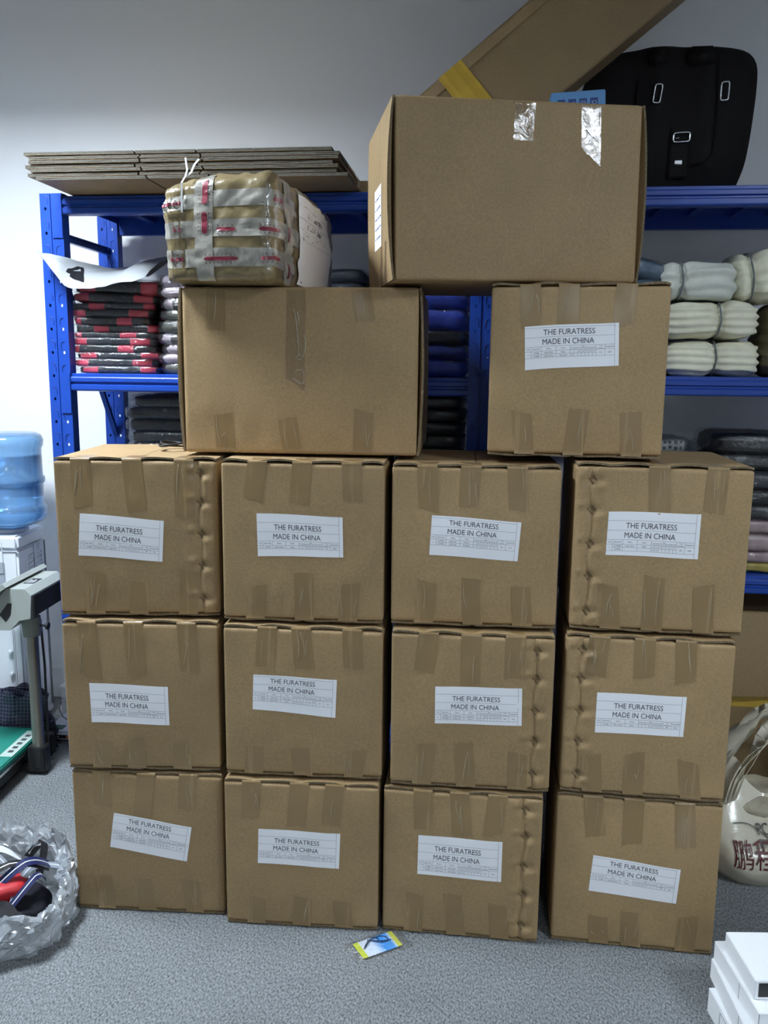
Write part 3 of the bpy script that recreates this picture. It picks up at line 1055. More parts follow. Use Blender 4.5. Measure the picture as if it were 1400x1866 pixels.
for i, (th, mm, nm) in enumerate(((.032, yel, 'mustard yellow'), (.036, blush, 'blush pink'), (.058, blush, 'blush pink'), (.046, blush, 'blush pink'), (.048, blk[1], 'black'), (.05, blk[0], 'black'),
                                  (.055, nav[2], 'black'), (.055, blk[0], 'black'), (.065, blk[1], 'black'))):
    pack('garment_pack', '%s garment pack, %s from the bottom of the stack right of the cartons' % (nm, ORD[i]) if i else 'mustard yellow garment pack, bottom of the stack right of the cartons', 'clothes', 2.335 + (.0 if i < 4 else -.015), 0.04 + (.05 if i > 6 else 0), zl,
         0.30 + (.07 if i > 6 else 0), 0.30, th + .004, mm, 250 + i, 'mixed packs on the low right shelf', folds=1, famp=.003)
    zl += th

# white mailer bag lying on the striped packs
zr = zz - 0.002
mb_t = thing('mailer_bag', 'pale grey poly mailer bag with black emblem on the striped packs', 'mailer bag', rw(0.115, 0.0, zr), RY)
mail = mat('pale_grey_polythene', (0.27, 0.285, 0.295), rough=0.5, bump=0.15, bscale=20)


def mail_pt(a, b2, top):
    x = -.185 + .355 * a
    y = -.075 + (.060 + .24 * min(1, max(0, (a - .17) / .28))) * b2
    e = min(1, min(a, 1 - a) * 6) * min(1, min(b2, 1 - b2) * 5 + .0)
    th = .030 * e ** .7 if top else 0
    lift = .052 * max(0, 1 - a * 3.2) ** 1.2 * (1 - .3 * b2) + .075 * max(0, a - .72) / .28 * (0.15 + .85 * b2) - .018 * sin(pi * min(1, a * 1.25)) * (1 - b2)
    wr = .006 * noise.noise((a * 5, b2 * 4, 3.1 if top else 5.2)) + .004 * noise.noise((a * 13, b2 * 7, 8.1))
    return Vector((x, y, .024 + lift + th + wr + (.0 if top else -.002) - .050 * (1 - b2) ** 2 * min(1, a * 4)))


mm_ = MB()
mm_.grid(lambda a, b2: mail_pt(a, b2, True), 28, 14)
mm_.grid(lambda a, b2: mail_pt(a, b2, False) if 0 < a < 1 and 0 < b2 < 1 else mail_pt(a, b2, True), 28, 14)
mm_.build('bag', mail, mb_t, smooth=True)
em = MB()
for a0, b0, a1, b1, w0 in ((.26, .16, .30, .50, .010), (.375, .16, .305, .50, .008)):
    em.grid(lambda s, q: mail_pt(a0 + (a1 - a0) * q + (s - .5) * w0 * 3, b0 + (b1 - b0) * q, True) + Vector((0, -.0012, .0012)), 2, 8)
em.grid(lambda s, q: mail_pt(.28 + .14 * s, .06 + .16 * q * sin(pi * (s * .8 + .2)) + .06 * (1 - s), True) + Vector((0, -.0012, .0012)), 8, 4)
em.build('emblem', mat('black_emblem_print', (.01, .01, .012), rough=.9, spec=.05), mb_t)

# cream bundles tied with cord on the second bay's middle shelf
cream = cloth('cream_cloth', (.88, .85, .66), var=.06, bump=.3)
sage = cloth('pale_sage_cloth', (.74, .77, .68), var=.06, bump=.3)
taupe = cloth('taupe_cloth', (.20, .17, .10), var=.15)
cordm = mat('grey_cord', (.16, .18, .19), rough=.7)
SH2 = 1.418


def bundle(label, u, v, z, w, d, h, m_, seed, pinch=(0.0,), folds=5, rotz=0.0, tilt=0.0):
    root = thing('garment_bundle', label, 'clothes', rw(u, v + d / 2, z), group='cream bundles tied with cord', rot=(0, tilt, RY + rotz))

    def fn(p, off=0.0):
        x, y, zq = p
        k = 5.0
        s = (abs(x) ** k + abs(y) ** k + abs(zq) ** k) ** (1 / k)
        q = Vector((x / s, y / s, zq / s))
        wv = Vector((q.x * w / 2, q.y * d / 2, q.z * h / 2))
        pf = 1.0
        for c in pinch:
            pf -= 0.17 * exp(-((wv.x - c) / .020) ** 2)
        nrm = Vector((q.x ** 3 / w, q.y ** 3 / d, q.z ** 3 / h)).normalized()
        dd = off + .010 * noise.noise((wv.x * 10 + seed, wv.y * 10, wv.z * 14))
        ph = 2.2 * noise.noise((wv.x * 9, wv.y * 9, seed * 1.3)) + 9 * wv.x * noise.noise((seed, 1.1, 2.2))
        dd += .0045 * cos(2 * pi * folds * (q.z * .5 + .5) + ph) * (1 - abs(q.z) ** 6)
        wv += nrm * dd
        return Vector((wv.x, wv.y * pf, (wv.z) * pf + h / 2))
    soft_mesh(fn, 26, 22).build('garment', m_, root, smooth=True)
    soft_mesh(lambda p, off=0: fn(p, .0032 + .003 * noise.noise((p[0] * 9, p[1] * 9, p[2] * 9 + seed))), 22, 14).build('plastic_sleeve', M['wrap_thin'], root, smooth=True)
    for c in pinch:
        ring = []
        for j in range(28):
            a = 2 * pi * j / 28
            y, zq = cos(a), sin(a)
            s = (abs(y) ** 5 + abs(zq) ** 5) ** .2
            ring.append((c + .003 * sin(j), y / s * (d / 2 + .008) * .85, h / 2 + zq / s * (h / 2 + .006) * .86))
        MB().tube(ring, .0030, 6, closed=True).build('cord', cordm, root, smooth=True)
    return root


bundle('cream garment bundle tied in the middle, lowest, directly on the blue beam', 2.105, 0.035, SH2, 0.285, 0.30, 0.115, cream, 1, (0.005,), 5)
bundle('cream garment bundle tied in the middle, second layer of the cream pile', 2.095, 0.030, SH2 + .118, 0.29, 0.30, 0.118, cream, 2, (0.02,), 5)
bundle('pale sage garment bundle under the film, third layer beside the carton', 2.045, 0.020, SH2 + .236, 0.23, 0.28, 0.120, sage, 3, (-0.055,), 3)
bundle('cream garment bundle tied off, upper right of the cream pile', 2.275, 0.06, SH2 + .236, 0.22, 0.28, 0.165, cream, 4, (-0.055,), 5, tilt=-.12)
bundle('taupe garment bundle at the right end of the middle shelf', 2.385, 0.035, SH2, 0.24, 0.28, 0.232, taupe, 5, (0.05,), 6)
stl = cloth('steel_blue_cloth', (.075, .12, .17))
zl = SH2
for i in range(6):
    pack('garment_pack', 'steel blue garment pack, %s from the bottom behind the cream bundles' % ORD[i] if i else 'steel blue garment pack, at the bottom behind the cream bundles', 'clothes', 1.86 + (.03 if i == 5 else 0), 0.08, zl, 0.17 if i < 5 else .2, 0.28, .064, stl, 280 + i, 'steel blue packs',
         folds=2, famp=.004, tilt=0.25 if i == 5 else 0)
    zl += .060

# ------------------------------------------------------------------ the rack
rack = thing('shelving_rack', 'blue steel shelving rack behind the cartons along the wall', 'shelving rack', RO, RY)
PZ, PW, PITCH = 1.99, 0.075, 0.078


def post_mesh(z_top, face):
    """perforated upright; FACE -1: front towards -v"""
    mb = MB()
    hw = 0.034
    for c in range(2):
        u0 = 0.0 if c == 0 else PW - hw
        k = 0
        z = z_top
        while z > 0.01:
            z1, z0 = z, max(0.0, z - PITCH)
            if z1 - z0 < PITCH * .9:
                mb.add([(u0, 0, z0), (u0 + hw, 0, z0), (u0 + hw, 0, z1), (u0, 0, z1)], [(0, 1, 2, 3)])
                break
            cu, cz, rx, rz = u0 + hw * .5, z1 - PITCH * .62, .0043, .0058
            outer = [(u0 + hw, cz), (u0 + hw, z1), (cu, z1), (u0, z1), (u0, cz), (u0, z0), (cu, z0), (u0 + hw, z0)]
            inner = [(cu + rx * cos(pi / 4 * j), cz + rz * sin(pi / 4 * j)) for j in range(8)]
            vs = [(a, 0, b2) for a, b2 in outer] + [(a, 0, b2) for a, b2 in inner] + [(a, .003, b2) for a, b2 in inner]
            fs = []
            for j in range(8):
                j2 = (j + 1) % 8
                fs += [(j, j2, 8 + j2, 8 + j), (8 + j, 8 + j2, 16 + j2, 16 + j)]
            mb.add(vs, fs)
            # pressed hook slot beside each hole, a dark blue bar for its shade
            s = 1 if c == 1 else -1
            zt = z1 - PITCH * .14 + (.0 if c else .004)
            base = [(-.007, -.030), (-.0075, -.020), (-.007, -.010), (-.003, -.0025), (.006, 0.0)]
            mb.tube([(cu + s * a - (0.002 if c else -.002), -.0006, zt + b2) for a, b2 in base], [.0006, .0014, .0016, .0016, .0008], 5, mi=1)
            z -= PITCH
    mb.add([(hw, 0, 0), (hw, .004, 0), (PW - hw, .004, 0), (PW - hw, 0, 0), (hw, 0, z_top), (hw, .004, z_top), (PW - hw, .004, z_top), (PW - hw, 0, z_top)],
           [(0, 1, 5, 4), (1, 2, 6, 5), (2, 3, 7, 6)])
    mb.box(-.0015, 0, 0, .042, 0, z_top)
    mb.box(PW, PW + .0015, 0, .042, 0, z_top)
    mb.box(0, .012, .0405, .042, 0, z_top)
    mb.box(PW - .012, PW, .0405, .042, 0, z_top)
    return mb


pme = None
for u in (-.09, 1.337, 2.76):
    for v in (0.0, 0.42):
        if pme is None:
            o = post_mesh(PZ, -1).build('upright_post', [M['blue'], M['blue_dark']], rack)
            pme = o.data
        else:
            o = bpy.data.objects.new('upright_post', pme)
            COL.objects.link(o)
            o.parent = rack
        o.location = (u, v, 0)
LEVELS = {0: (1.983, SH, LOW, 0.16), 1: (1.987, SH2, LOW)}
BP = [(0, 0), (-.010, .002), (-.012, .006), (-.012, .020), (-.0045, .024), (-.0045, .029), (-.012, .033), (-.012, .045), (-.010, .048), (-.003, .050), (-.003, .058), (0, .060), (.025, .060), (.025, 0)]
for bay, (ua, ub) in enumerate(((-.0135, 1.3355), (1.4135, 2.7585))):
    for zt in LEVELS[bay]:
        for back in (0, 1):
            def e(uu):
                if back:
                    return lambda v, z: (uu, .42 + .040 - v, zt - .060 + z)
                return lambda v, z: (uu, .012 + v, zt - .060 + z)
            mb = MB()
            mb.prism(BP, e(ua), e(ub))
            # hooked end plates over the posts
            for s, uu in ((-1, ua), (1, ub)):
                a, b2 = (uu - .036, uu - .001) if s < 0 else (uu + .001, uu + .036)
                if back:
                    mb.box(a, b2, .462, .464, zt - .135, zt + .002)
                else:
                    mb.box(a, b2, -.0045, -.0025, zt - .135, zt + .002)
            mb.build('shelf_beam', M['blue'], rack)
        npan = 5
        pw_ = (ub - ua - .004) / npan
        for k in range(npan):
            a = ua + .002 + k * pw_
            MB().box(a + .001, a + pw_ - .001, .040, .43, zt - .0022, zt - .0002).box(a + .001, a + .003, .040, .43, zt - .022, zt - .0022).box(
                a + pw_ - .003, a + pw_ - .001, .040, .43, zt - .022, zt - .0022).box(a + pw_ * .45, a + pw_ * .55, .040, .43, zt - .018, zt - .0022).build('deck_panel', M['blue'], rack)
for u in (-.09 + PW / 2, 1.337 + PW / 2, 2.76 + PW / 2):
    for z0, z1 in ((1.86, 1.86), (1.75, 1.17), (1.10, .55), (.2, .2)):
        cs = [(-.013, -.006), (.013, -.006), (.013, .012), (.011, .012), (.011, -.004), (-.011, -.004), (-.011, .012), (-.013, .012)]
        MB().prism(cs, lambda a, b2: (u + b2, .043, z0 + a), lambda a, b2: (u + b2, .419, z1 + a)).build('side_brace', M['blue'], rack)

# ------------------------------------------------------------------ on top of the rack
TOP = 1.9835
flat_e = mat('flattened_carton_edge', (0.078, 0.070, 0.054), rough=0.95, var=0.5, vscale=260, bump=0.6, bscale=260, stretch=(1, 1, 1))
flat_k = M['kraft'][1]
NF = 7
zt = TOP + .0035
for i in range(NF):
    rnd = random.Random(900 + i)
    t = thing('flattened_carton', ('flattened carton on the rack top, %s from the bottom of the bundle' % ORD[i]) if i else 'flattened carton on the rack top, at the bottom of the bundle',
              'flattened carton', rw(-.02 + rnd.uniform(-.008, .012) + (.02 if i == 0 else 0), -.2 + (.004 if i % 2 else -.003) + rnd.uniform(-.003, .004), zt), RY + rnd.uniform(-.004, .004), 'flattened cartons on the rack top')
    L = .962 + rnd.uniform(-.01, .008)
    for s in range(2):
        mb = MB()
        cuts = [0, .352 + rnd.uniform(-.003, .003), .545 + rnd.uniform(-.003, .003), L]
        z0 = s * .0047
        for j in range(3):
            a = cuts[j] + (.003 if j else 0)
            b2 = cuts[j + 1] - (.003 if j < 2 else 0)
            mb.add([], [])
            nn = 10

            def pt(q, w, zz_):
                return (a + (b2 - a) * q, w + .002 * noise.noise((q * 4 + j, i, s)), z0 + zz_ + (.0007 * noise.noise((q * 5 + j * 3, i * 2.2, s))) * (1 - w))
            vs = [pt(k_ / nn, 0, h_) for h_ in (0, .0042) for k_ in range(nn + 1)] + [pt(k_ / nn, .16, h_) for h_ in (0, .0042) for k_ in range(nn + 1)]
            w1 = nn + 1
            fs, mi = [], []
            for k_ in range(nn):
                fs += [(k_, k_ + 1, w1 + k_ + 1, w1 + k_), (w1 + k_, w1 + k_ + 1, 3 * w1 + k_ + 1, 3 * w1 + k_), (2 * w1 + k_, 2 * w1 + k_ + 1, k_ + 1, k_)]
                mi += [1, 0, 0]
            fs += [(0, w1, 3 * w1, 2 * w1), (nn, 2 * w1 + nn, 3 * w1 + nn, w1 + nn)]
            mi += [1, 1]
            o_ = len(mb.v)
            mb.v += vs
            mb.f += [[q + o_ for q in f_] for f_ in fs]
            mb.mi += mi
        mb.box(0, L, .16, .62, z0, z0 + .0042)
        mb.build('board_sheet', [flat_k, flat_e], t)
    zt += .0122
strap = mat('white_plastic_strap', (.72, .73, .74), rough=.35)
mb = MB()
mb.ribbon([(.0, .30, -.001), (.055, .30, .0), (.062, .30, .012), (.060, .30, .045), (.045, .30, .078), (.0, .30, .090), (-.05, .30, .089)], (0, 1, 0), .012, .0012)
t = mb.build('packing_strap', strap, loc=rw(.90, -.2, TOP + .0035), rot=(0, 0, RY))
tag(t, 'white packing strap around the right end of the flattened cartons', 'strap')
# small brown box with a red edge behind the bundle
t = thing('small_box', 'small brown box with a red stripe beside the top carton', 'box', rw(1.0, .10, TOP), RY)
MB().bbox(-.06, .06, 0, .12, 0, .052, .002).build('body', M['kraft'][2], t)
MB().box(.008, .026, -.001, .121, -.0004, .0526).build('stripe', mat('red_print', (.42, .02, .025), rough=.5), t)

# long taped carton leaning diagonally
p0 = Vector((.19, 2.80, 1.995))
ang = math.radians(38.5)
lx = Vector((cos(ang) * cos(RY), cos(ang) * sin(RY), sin(ang)))
t = thing('long_carton', 'long brown carton with yellow tape leaning diagonally above the stack', 'carton', p0, rot=(0, -ang, 0))
t.rotation_mode = 'XYZ'
Rm = Matrix.Rotation(RY, 4, 'Z') @ Matrix.Rotation(-ang, 4, 'Y')
t.rotation_euler = Rm.to_euler('XYZ')
LL, LH, LD = 1.02, .268, .13
MB().bbox(0, LL, 0, LD, 0, LH, .004).build('body', kraft_mat('kraft_board_grey', .80), t)
mb = MB()
mb.box(-.002, LL + .002, -.0045, .003, LH - .030, LH + .0045).box(-.002, LL + .002, -.0045, LD, LH, LH + .0045)
mb.build('lid_flap', M['kraft'][1], t)


def wrap_tape(x0, x1, sk):
    g_ = MB()
    pts = [(-.0058, -.001), (-.0058, LH * .5), (-.0058, LH), (-.0058, LH + .006), (LD + .001, LH + .006), (LD + .001, -.001), (-.0058, -.0015)]
    g_.grid(lambda a, b2: (x0 + (x1 - x0) * a + sk * (pts[round(b2 * 6)][1] / LH - .5), pts[round(b2 * 6)][0] + (.0015 * sin(a * 17)), pts[round(b2 * 6)][1]), 8, 6)
    return g_


wrap_tape(.175, .262, -.01).build('yellow_tape', M['yellow_tape'], t)
wrap_tape(LL - .075, LL + .003, 0).build('yellow_tape', M['yellow_tape'], t)
sb = MB()
for xx in (.10, .255):
    for dx in (0, .012):
        sb.tube([(xx + dx, -.0052, LH - .012), (xx + dx + .002, -.0056, LH - .024)], .0008, 5)
sb.build('staple', M['chrome'], t)

# light blue box with marks
t = thing('blue_box', 'pale blue product box standing upside down behind the top carton', 'box', (.561, 2.62, 1.9835), rot=(0, -.05, -.10))
lbm = mat('pale_blue_print', (.13, .32, .62), rough=.35, var=.08)
MB().bbox(-.078, .078, 0, .06, 0.0, .247, .0025).build('body', lbm, t)
dbm = mat('dark_blue_print', (.018, .055, .22), rough=.4)
lpm = mat('pale_print', (.45, .55, .78), rough=.4)
for k, s in enumerate(('CE', '\u267b', '3+', 'CPSIA')):
    x0 = .045 - k * .031
    pl = MB()
    pl.box(x0 - .011, x0 + .011, -.0006, .001, .200, .226)
    p_ = pl.build('symbol_plate', dbm, t)
    mk = MB()
    text_into(mk, s, 0, 0, .010, .018, lambda a, b2: (x0 - a, -.0010, .213 + b2))
    if mk.v:
        mk.build('symbol', lpm, p_)

# black rucksack seen from its padded back
def pillow(outline, tf, tb, front, p=4.0, rings=16, cx=None, cz=None, n=72):
    pts = [Vector(q) for q in outline]
    k = len(pts)
    seg = []
    L_ = [0]
    for i in range(k):
        L_.append(L_[-1] + (pts[(i + 1) % k] - pts[i]).length)
    for j in range(n):
        s = L_[-1] * j / n
        i = max(q for q in range(k) if L_[q] <= s)
        f_ = (s - L_[i]) / (L_[i + 1] - L_[i])
        seg.append(pts[i].lerp(pts[(i + 1) % k], f_))
    for _ in range(2):
        seg = [(seg[i - 1] + seg[i] * 2 + seg[(i + 1) % n]) / 4 for i in range(n)]
    c = Vector((cx, cz)) if cx is not None else sum(seg, Vector((0, 0))) / n
    vs, fs = [], []
    for side in (0, 1):
        for r in range(rings + 1):
            s = 1 - (r / rings) ** 1.0
            for q in seg:
                w = c + (q - c) * s
                hgt = (1 - s ** p) ** .6
                y = -tf * hgt - front(w.x, w.y) * min(1, hgt * 1.2) if side == 0 else tb * hgt
                vs.append((w.x, y, w.y))
    m2 = (rings + 1) * n
    for side in (0, 1):
        for r in range(rings):
            for j in range(n):
                a = side * m2 + r * n + j
                b2 = side * m2 + r * n + (j + 1) % n
                fs.append((a, b2, b2 + n, a + n))
    return MB().add(vs, fs)


BO = [(1.69, 2.00), (1.66, 2.10), (1.665, 2.30), (1.70, 2.405), (1.735, 2.425), (1.80, 2.445), (1.86, 2.447), (1.868, 2.457), (1.96, 2.460), (1.972, 2.452), (2.06, 2.455), (2.14, 2.447), (2.195, 2.433), (2.222, 2.395),
      (2.222, 2.30), (2.214, 2.18), (2.203, 2.09), (2.175, 2.01), (2.15, 1.990), (1.9, 1.986)]
BOL = [(x - 1.95, z - 1.9835) for x, z in BO]
t = thing('rucksack', 'large black rucksack with metal strap loops on the rack top', 'bag', rw(1.95, .24, 1.9865), RY)
bagm = mat('black_leatherette', (.0085, .0072, .0072), rough=.75, bump=.25, bscale=120, spec=.2)


def back_panel(x, z):
    d = 0
    for s in (-1, 1):
        xc = s * (.085 - .015 * (z - .25) / .2) + .03
        d += .011 * exp(-((x - xc) / .028) ** 2) * (1 if .08 < z < .42 else .3)
    d -= .008 * exp(-((x - .03) / .03) ** 2 - ((z - .12) / .09) ** 2)
    return d + .003 * noise.noise((x * 12, z * 12, 1))


pillow(BOL, .055, .10, back_panel, n=90).build('body', bagm, t, smooth=True)
for cxx, czz, ww, hh_, an in ((-.046, .312, .022, .055, -.04), (.158, .314, .024, .054, .06), (.036, .180, .050, .028, .05)):
    fr = MB()
    r_ = []
    for q in range(24):
        a = 2 * pi * q / 24
        s = (abs(cos(a)) ** 8 + abs(sin(a)) ** 8) ** (1 / 8)
        x_, z_ = cos(a) / s * ww / 2, sin(a) / s * hh_ / 2
        r_.append((cxx + x_ * cos(an) - z_ * sin(an) - .0 + z_ * .08, -.072, czz + x_ * sin(an) + z_ * cos(an)))
    fr.tube(r_, .0031, 6, closed=True)
    if ww > .04:
        fr.tube([(cxx - .018, -.073, czz - .004), (cxx - .008, -.073, czz - .002)], .002, 5)
    fr.build('strap_loop', M['chrome'], t, smooth=True)
MB().bbox(.019, .044, -.066, -.060, .099, .113, .002).build('buckle_plate', M['chrome'], t)
MB().bbox(.004, .06, -.064, -.045, .06, .215, .004).build('buckle_strap', bagm, t)
for a, b2 in ((-.095, -.045), (.025, .105)):
    MB().bbox(a + .04 - .02, b2 + .02, -.066, -.03, .395, .452, .008, 3).build('shoulder_strap', bagm, t, smooth=True)
pip = MB()
pip.tube([(-.105, -.060, .36), (-.108, -.064, .30), (-.10, -.066, .2), (-.11, -.062, .10)], .003, 6)
pip.tube([(.135, -.066, .42), (.14, -.07, .33), (.142, -.07, .2), (.135, -.066, .13), (.11, -.064, .105), (.075, -.062, .098)], .003, 6)
pip.build('piping', bagm, t, smooth=True)

# ------------------------------------------------------------------ the taped parcel on the large carton
PW_, PD_, PH_ = .270, .58, .246
t = thing('taped_parcel', 'crumpled parcel covered in white and red printed tape on the large carton', 'parcel', (-.400, 2.075, 1.627), rot=(0, 0, -.187))


def parc(p, off=0.0):
    x, y, z = p
    k = 16
    s = (abs(x) ** k + abs(y) ** k + abs(z) ** k) ** (1 / k)
    q = Vector((x / s, y / s, z / s))
    nrm = Vector((q.x ** 9, q.y ** 9, q.z ** 9)).normalized()
    w = Vector((q.x * PW_ / 2, PD_ / 2 + q.y * PD_ / 2, PH_ / 2 + q.z * PH_ / 2))
    d = off + .008 * noise.noise((w.x * 9 + 2, w.y * 9, w.z * 9)) + .0085 * abs(noise.noise((w.x * 18, w.y * 18, w.z * 34 + 4))) + .003 * abs(noise.noise((w.x * 50, w.y * 50, w.z * 80)))
    if y < -.9 and x < -.55:
        d += .0035 * sin(w.x * 480)
    if y < -.9 and x > .55:
        d += .0025 * sin(w.x * 380 + 2) * max(0, -z)
    if y < -.9:
        d += .010 * (1 - x * x) * (1 - z * z) - .012 * max(0, z - .55)
    w += nrm * d
    w.z = max(w.z, .0) - .012 * max(0, q.z) * max(0, q.y)
    if q.z > 0:
        w.z += .007 * q.x * q.z - .012 * q.z * max(0, -q.x)
    return w


brn = mat('brown_glossy_wrap', (.205, .155, .072), rough=.30, coat=.7, coatr=.10, var=.25, vscale=14, bump=1.0, bscale=34)
wtp = mat('white_printed_tape', (.32, .305, .26), rough=.28, coat=.7, coatr=.08, var=.22, vscale=22, bump=1.0, bscale=36)
soft_mesh(parc, 40, 34).build('wrapping', brn, t, smooth=True)


def around(s, z):
    """s: -1..1 over the front, 1..3 along the right side"""
    return (s, -1, z) if s <= 1 else (1, -1 + (s - 1), z)


redp = mat('red_print_on_tape', (.25, .028, .05), rough=.35, coat=.5)
drk = mat('dark_print_on_tape', (.10, .04, .05), rough=.4)


def marks_along(parent, s0, s1, z, hgt, fn, vertical=False, off=.0026):
    """a red lozenge with two rows of small marks beside it"""
    lz = MB().grid(lambda a, b2: parc(fn(s0 + (s1 - s0) * a, z + (b2 - .5) * hgt * (1 - .5 * (abs(2 * a - 1) ** 12))), off), 16, 4)
    lz.build('red_lozenge', redp, parent, smooth=True)
    mk = MB()
    nm = max(3, int(abs(s1 - s0) / .07))
    for r_ in (-1, 1):
        for q in range(nm):
            a0 = s0 + (s1 - s0) * (q + .2) / nm
            a1 = s0 + (s1 - s0) * (q + .62) / nm
            for st in range(2):
                zc = z + r_ * hgt * 1.0 + (st - .5) * hgt * .32
                mk.grid(lambda a, b2: parc(fn(a0 + (a1 - a0) * a * (.6 if (q + st) % 3 else 1), zc + (b2 - .5) * hgt * .16), off), 2, 1)
    mk.build('printed_marks', drk, parent)


for zc, hz, s1 in ((.52, .15, 1.60), (-.02, .16, 2.1), (-.56, .17, 1.55)):
    tp = MB().grid(lambda a, b2: parc(around(-1 + (s1 + 1) * a, zc + (b2 - .5) * 2 * hz + .03 * sin(a * 3)), .0012), 60, 6).build('printed_tape', wtp, t, smooth=True)
    for a, b2 in {.52: ((-.98, -.62), (1.02, 1.24)), -.02: ((-.80, -.62), (.02, .36), (.78, 1.14)), -.56: ((-.92, -.62), (-.22, .40), (.80, 1.12))}[zc]:
        marks_along(tp, a, b2, zc + .0, .07, around)


def vert(xc):
    return lambda s, q: (xc + q, -1, s)


def vside(yc):
    return lambda s, q: (1, yc + q, s)


for kind, xc, hw in (('f', -.22, .17), ('s', -.62, .10), ('s', -.22, .07), ('s', .72, .12)):
    fv = vert(xc) if kind == 'f' else vside(xc)
    tp = MB().grid(lambda a, b2: parc(fv(-.98 + 1.96 * a, (b2 - .5) * 2 * hw), .0019), 40, 6).build('printed_tape', wtp, t, smooth=True)
    if kind == 'f':
        marks_along(tp, .95, .45, .03, .10, fv, off=.0034)
        marks_along(tp, .30, -.10, .03, .10, fv, off=.0034)
        MB().grid(lambda a, b2: parc((xc + (b2 - .5) * 2 * hw, -1 + .5 * a, 1), .0019), 12, 6).build('printed_tape', wtp, t, smooth=True)
    elif xc < .5:
        marks_along(tp, .15, -.15, 0.0, .03, fv, off=.0034)
        marks_along(tp, -.55, -.85, 0.0, .03, fv, off=.0034)
# the long white sheet on its right side
SY = [(.207, .232), (.507, .222), (.495, .012), (.187, .014)]


def sheet(a, b2, off):
    p = Vector(SY[0]).lerp(Vector(SY[1]), a).lerp(Vector(SY[3]).lerp(Vector(SY[2]), a), b2)
    return parc((1, p.x / PD_ * 2 - 1, p.y / PH_ * 2 - 1), off + .003)


sh = MB().grid(lambda a, b2: sheet(a, b2, .001), 14, 16).build('shipping_label', M['paper'], t, smooth=True)
st = MB()
for s, cv in (('THE FURATRESS', .17), ('MADE IN CHINA', .29)):
    vs, fs, wd = text_shape(s)
    kx = .50 / wd
    st.add([sheet(.50 + (x - wd / 2) * kx, cv - (y - .35) * .075, .0014) for x, y in vs], fs)
for q in range(6):
    st.grid(lambda a, b2: sheet(.14 + .13 * q + .07 * a, .385 + .006 * b2, .0014), 1, 1)
    st.grid(lambda a, b2: sheet(.15 + .13 * q + .05 * a, .43 + .005 * b2, .0014), 1, 1)
st.build('printed_text', M['ink'], sh)
ln = MB()
for cv in (.10, .235, .35, .46):
    ln.grid(lambda a, b2: sheet(.02 + .94 * a, cv + .004 * b2, .0013), 10, 1)
ln.build('table_lines', M['ink_grey'], sh)
sl = MB()
sl.ribbon([(-.082, -.012, .16), (-.080, -.014, .226), (-.076, .0, .243), (-.080, .02, .262), (-.088, .03, .292)], (1, 0, 0), .0042, .001)
sl.ribbon([(-.076, .004, .243), (-.070, .02, .256), (-.066, .03, .275), (-.058, .04, .290)], (1, .2, 0), .0048, .001)
sl.build('strap_tail', strap, t)

# coiled cable on the first column's top, beside the large carton
cb = MB()
cb.tube([(.032 * cos(a) * (1 + .10 * sin(1.4 * a)), .050 * sin(a) * (1 + .12 * sin(.8 * a)), .0036 + .0042 * (a / (2 * pi)) + .003 * sin(a * 1.7) * (a > 1)) for a in [2 * pi * 3 * q / 90 for q in range(91)]], .0026, 7)
t = cb.build('coiled_cable', M['dark_plastic'], smooth=True, loc=(-.575, 2.30, 1.2125))
tag(t, 'coiled black cable on the leftmost column beside the large carton', 'cable')

# ------------------------------------------------------------------ right side: open carton, plastic bag, white boxes
t = thing('open_carton', 'open brown carton with hanging flap under the rack at the right', 'carton', rw(2.38, -.07, 0), RY)
oc = kraft_mat('kraft_board_brown', .80)
mb = MB()
W2, D2, H2 = .30, .42, .69
mb.box(-W2, W2, 0, .006, 0, H2).box(-W2, W2, D2 - .006, D2, 0, H2).box(-W2, -W2 + .006, .006, D2 - .006, 0, H2).box(W2 - .006, W2, .006, D2 - .006, 0, H2).box(-W2, W2, 0, D2, 0.0, .006)
mb.build('body', oc, t)
fl = MB().grid(lambda a, b2: (-W2 + .6 * a, -.004 - .03 * sin(pi * b2 * .6) - .006 * sin(a * 9), H2 - .002 - (.255 + .012 * sin(a * 3.3 + 1)) * b2), 20, 8)
fl.build('flap', oc, t, smooth=True)
MB().box(-W2 - .0008, W2 + .0008, -.0012, .001, .375, .425).build('yellow_tape', M['yellow_tape'], t)

# translucent carrier bag with maroon lettering
t = thing('carrier_bag', 'translucent cream plastic carrier bag with maroon lettering on the carpet', 'bag', (1.175, 2.335, 0))
bagf = film('cream_carrier_bag_film', haze=.06, rough=.22, bump=.45, bscale=16, white=.74, wcol=(.84, .79, .63), edge=.15)
BR_X, BR_Y, BR_H = .225, .165, .30


def cbag(a, z):
    """a: angle, z: 0..1 up the bag; the sides run up into the handles, front and back sag between them"""
    k = 2.5
    c_, s_ = cos(a), sin(a)
    s = (abs(c_) ** k + abs(s_) ** k) ** (1 / k)
    top = .225 + .115 * abs(c_) ** 3 + .012 * sin(a * 7 + 1)
    bul = .82 + .36 * sin(pi * min(1.0, z * 1.15 + .08)) ** .8
    q = max(0.0, (z - .45) / .55)
    rx = bul * (1 - .22 * q * q)
    ry = bul * (1 - .62 * q ** 1.3)
    w = 1 + .06 * noise.noise((c_ * 2.2, s_ * 2.2 + 5, z * 2.5)) + (.035 * sin(a * 11 + 3 * z) + .05 * abs(noise.noise((c_ * 7, s_ * 7, z * 2)))) * (.25 + z) * min(1, z * 4)
    return Vector((BR_X * rx * w * c_ / s, BR_Y * ry * w * s_ / s, top * z + .012 * noise.noise((c_ * 3, s_ * 3, z * 3)) * z))


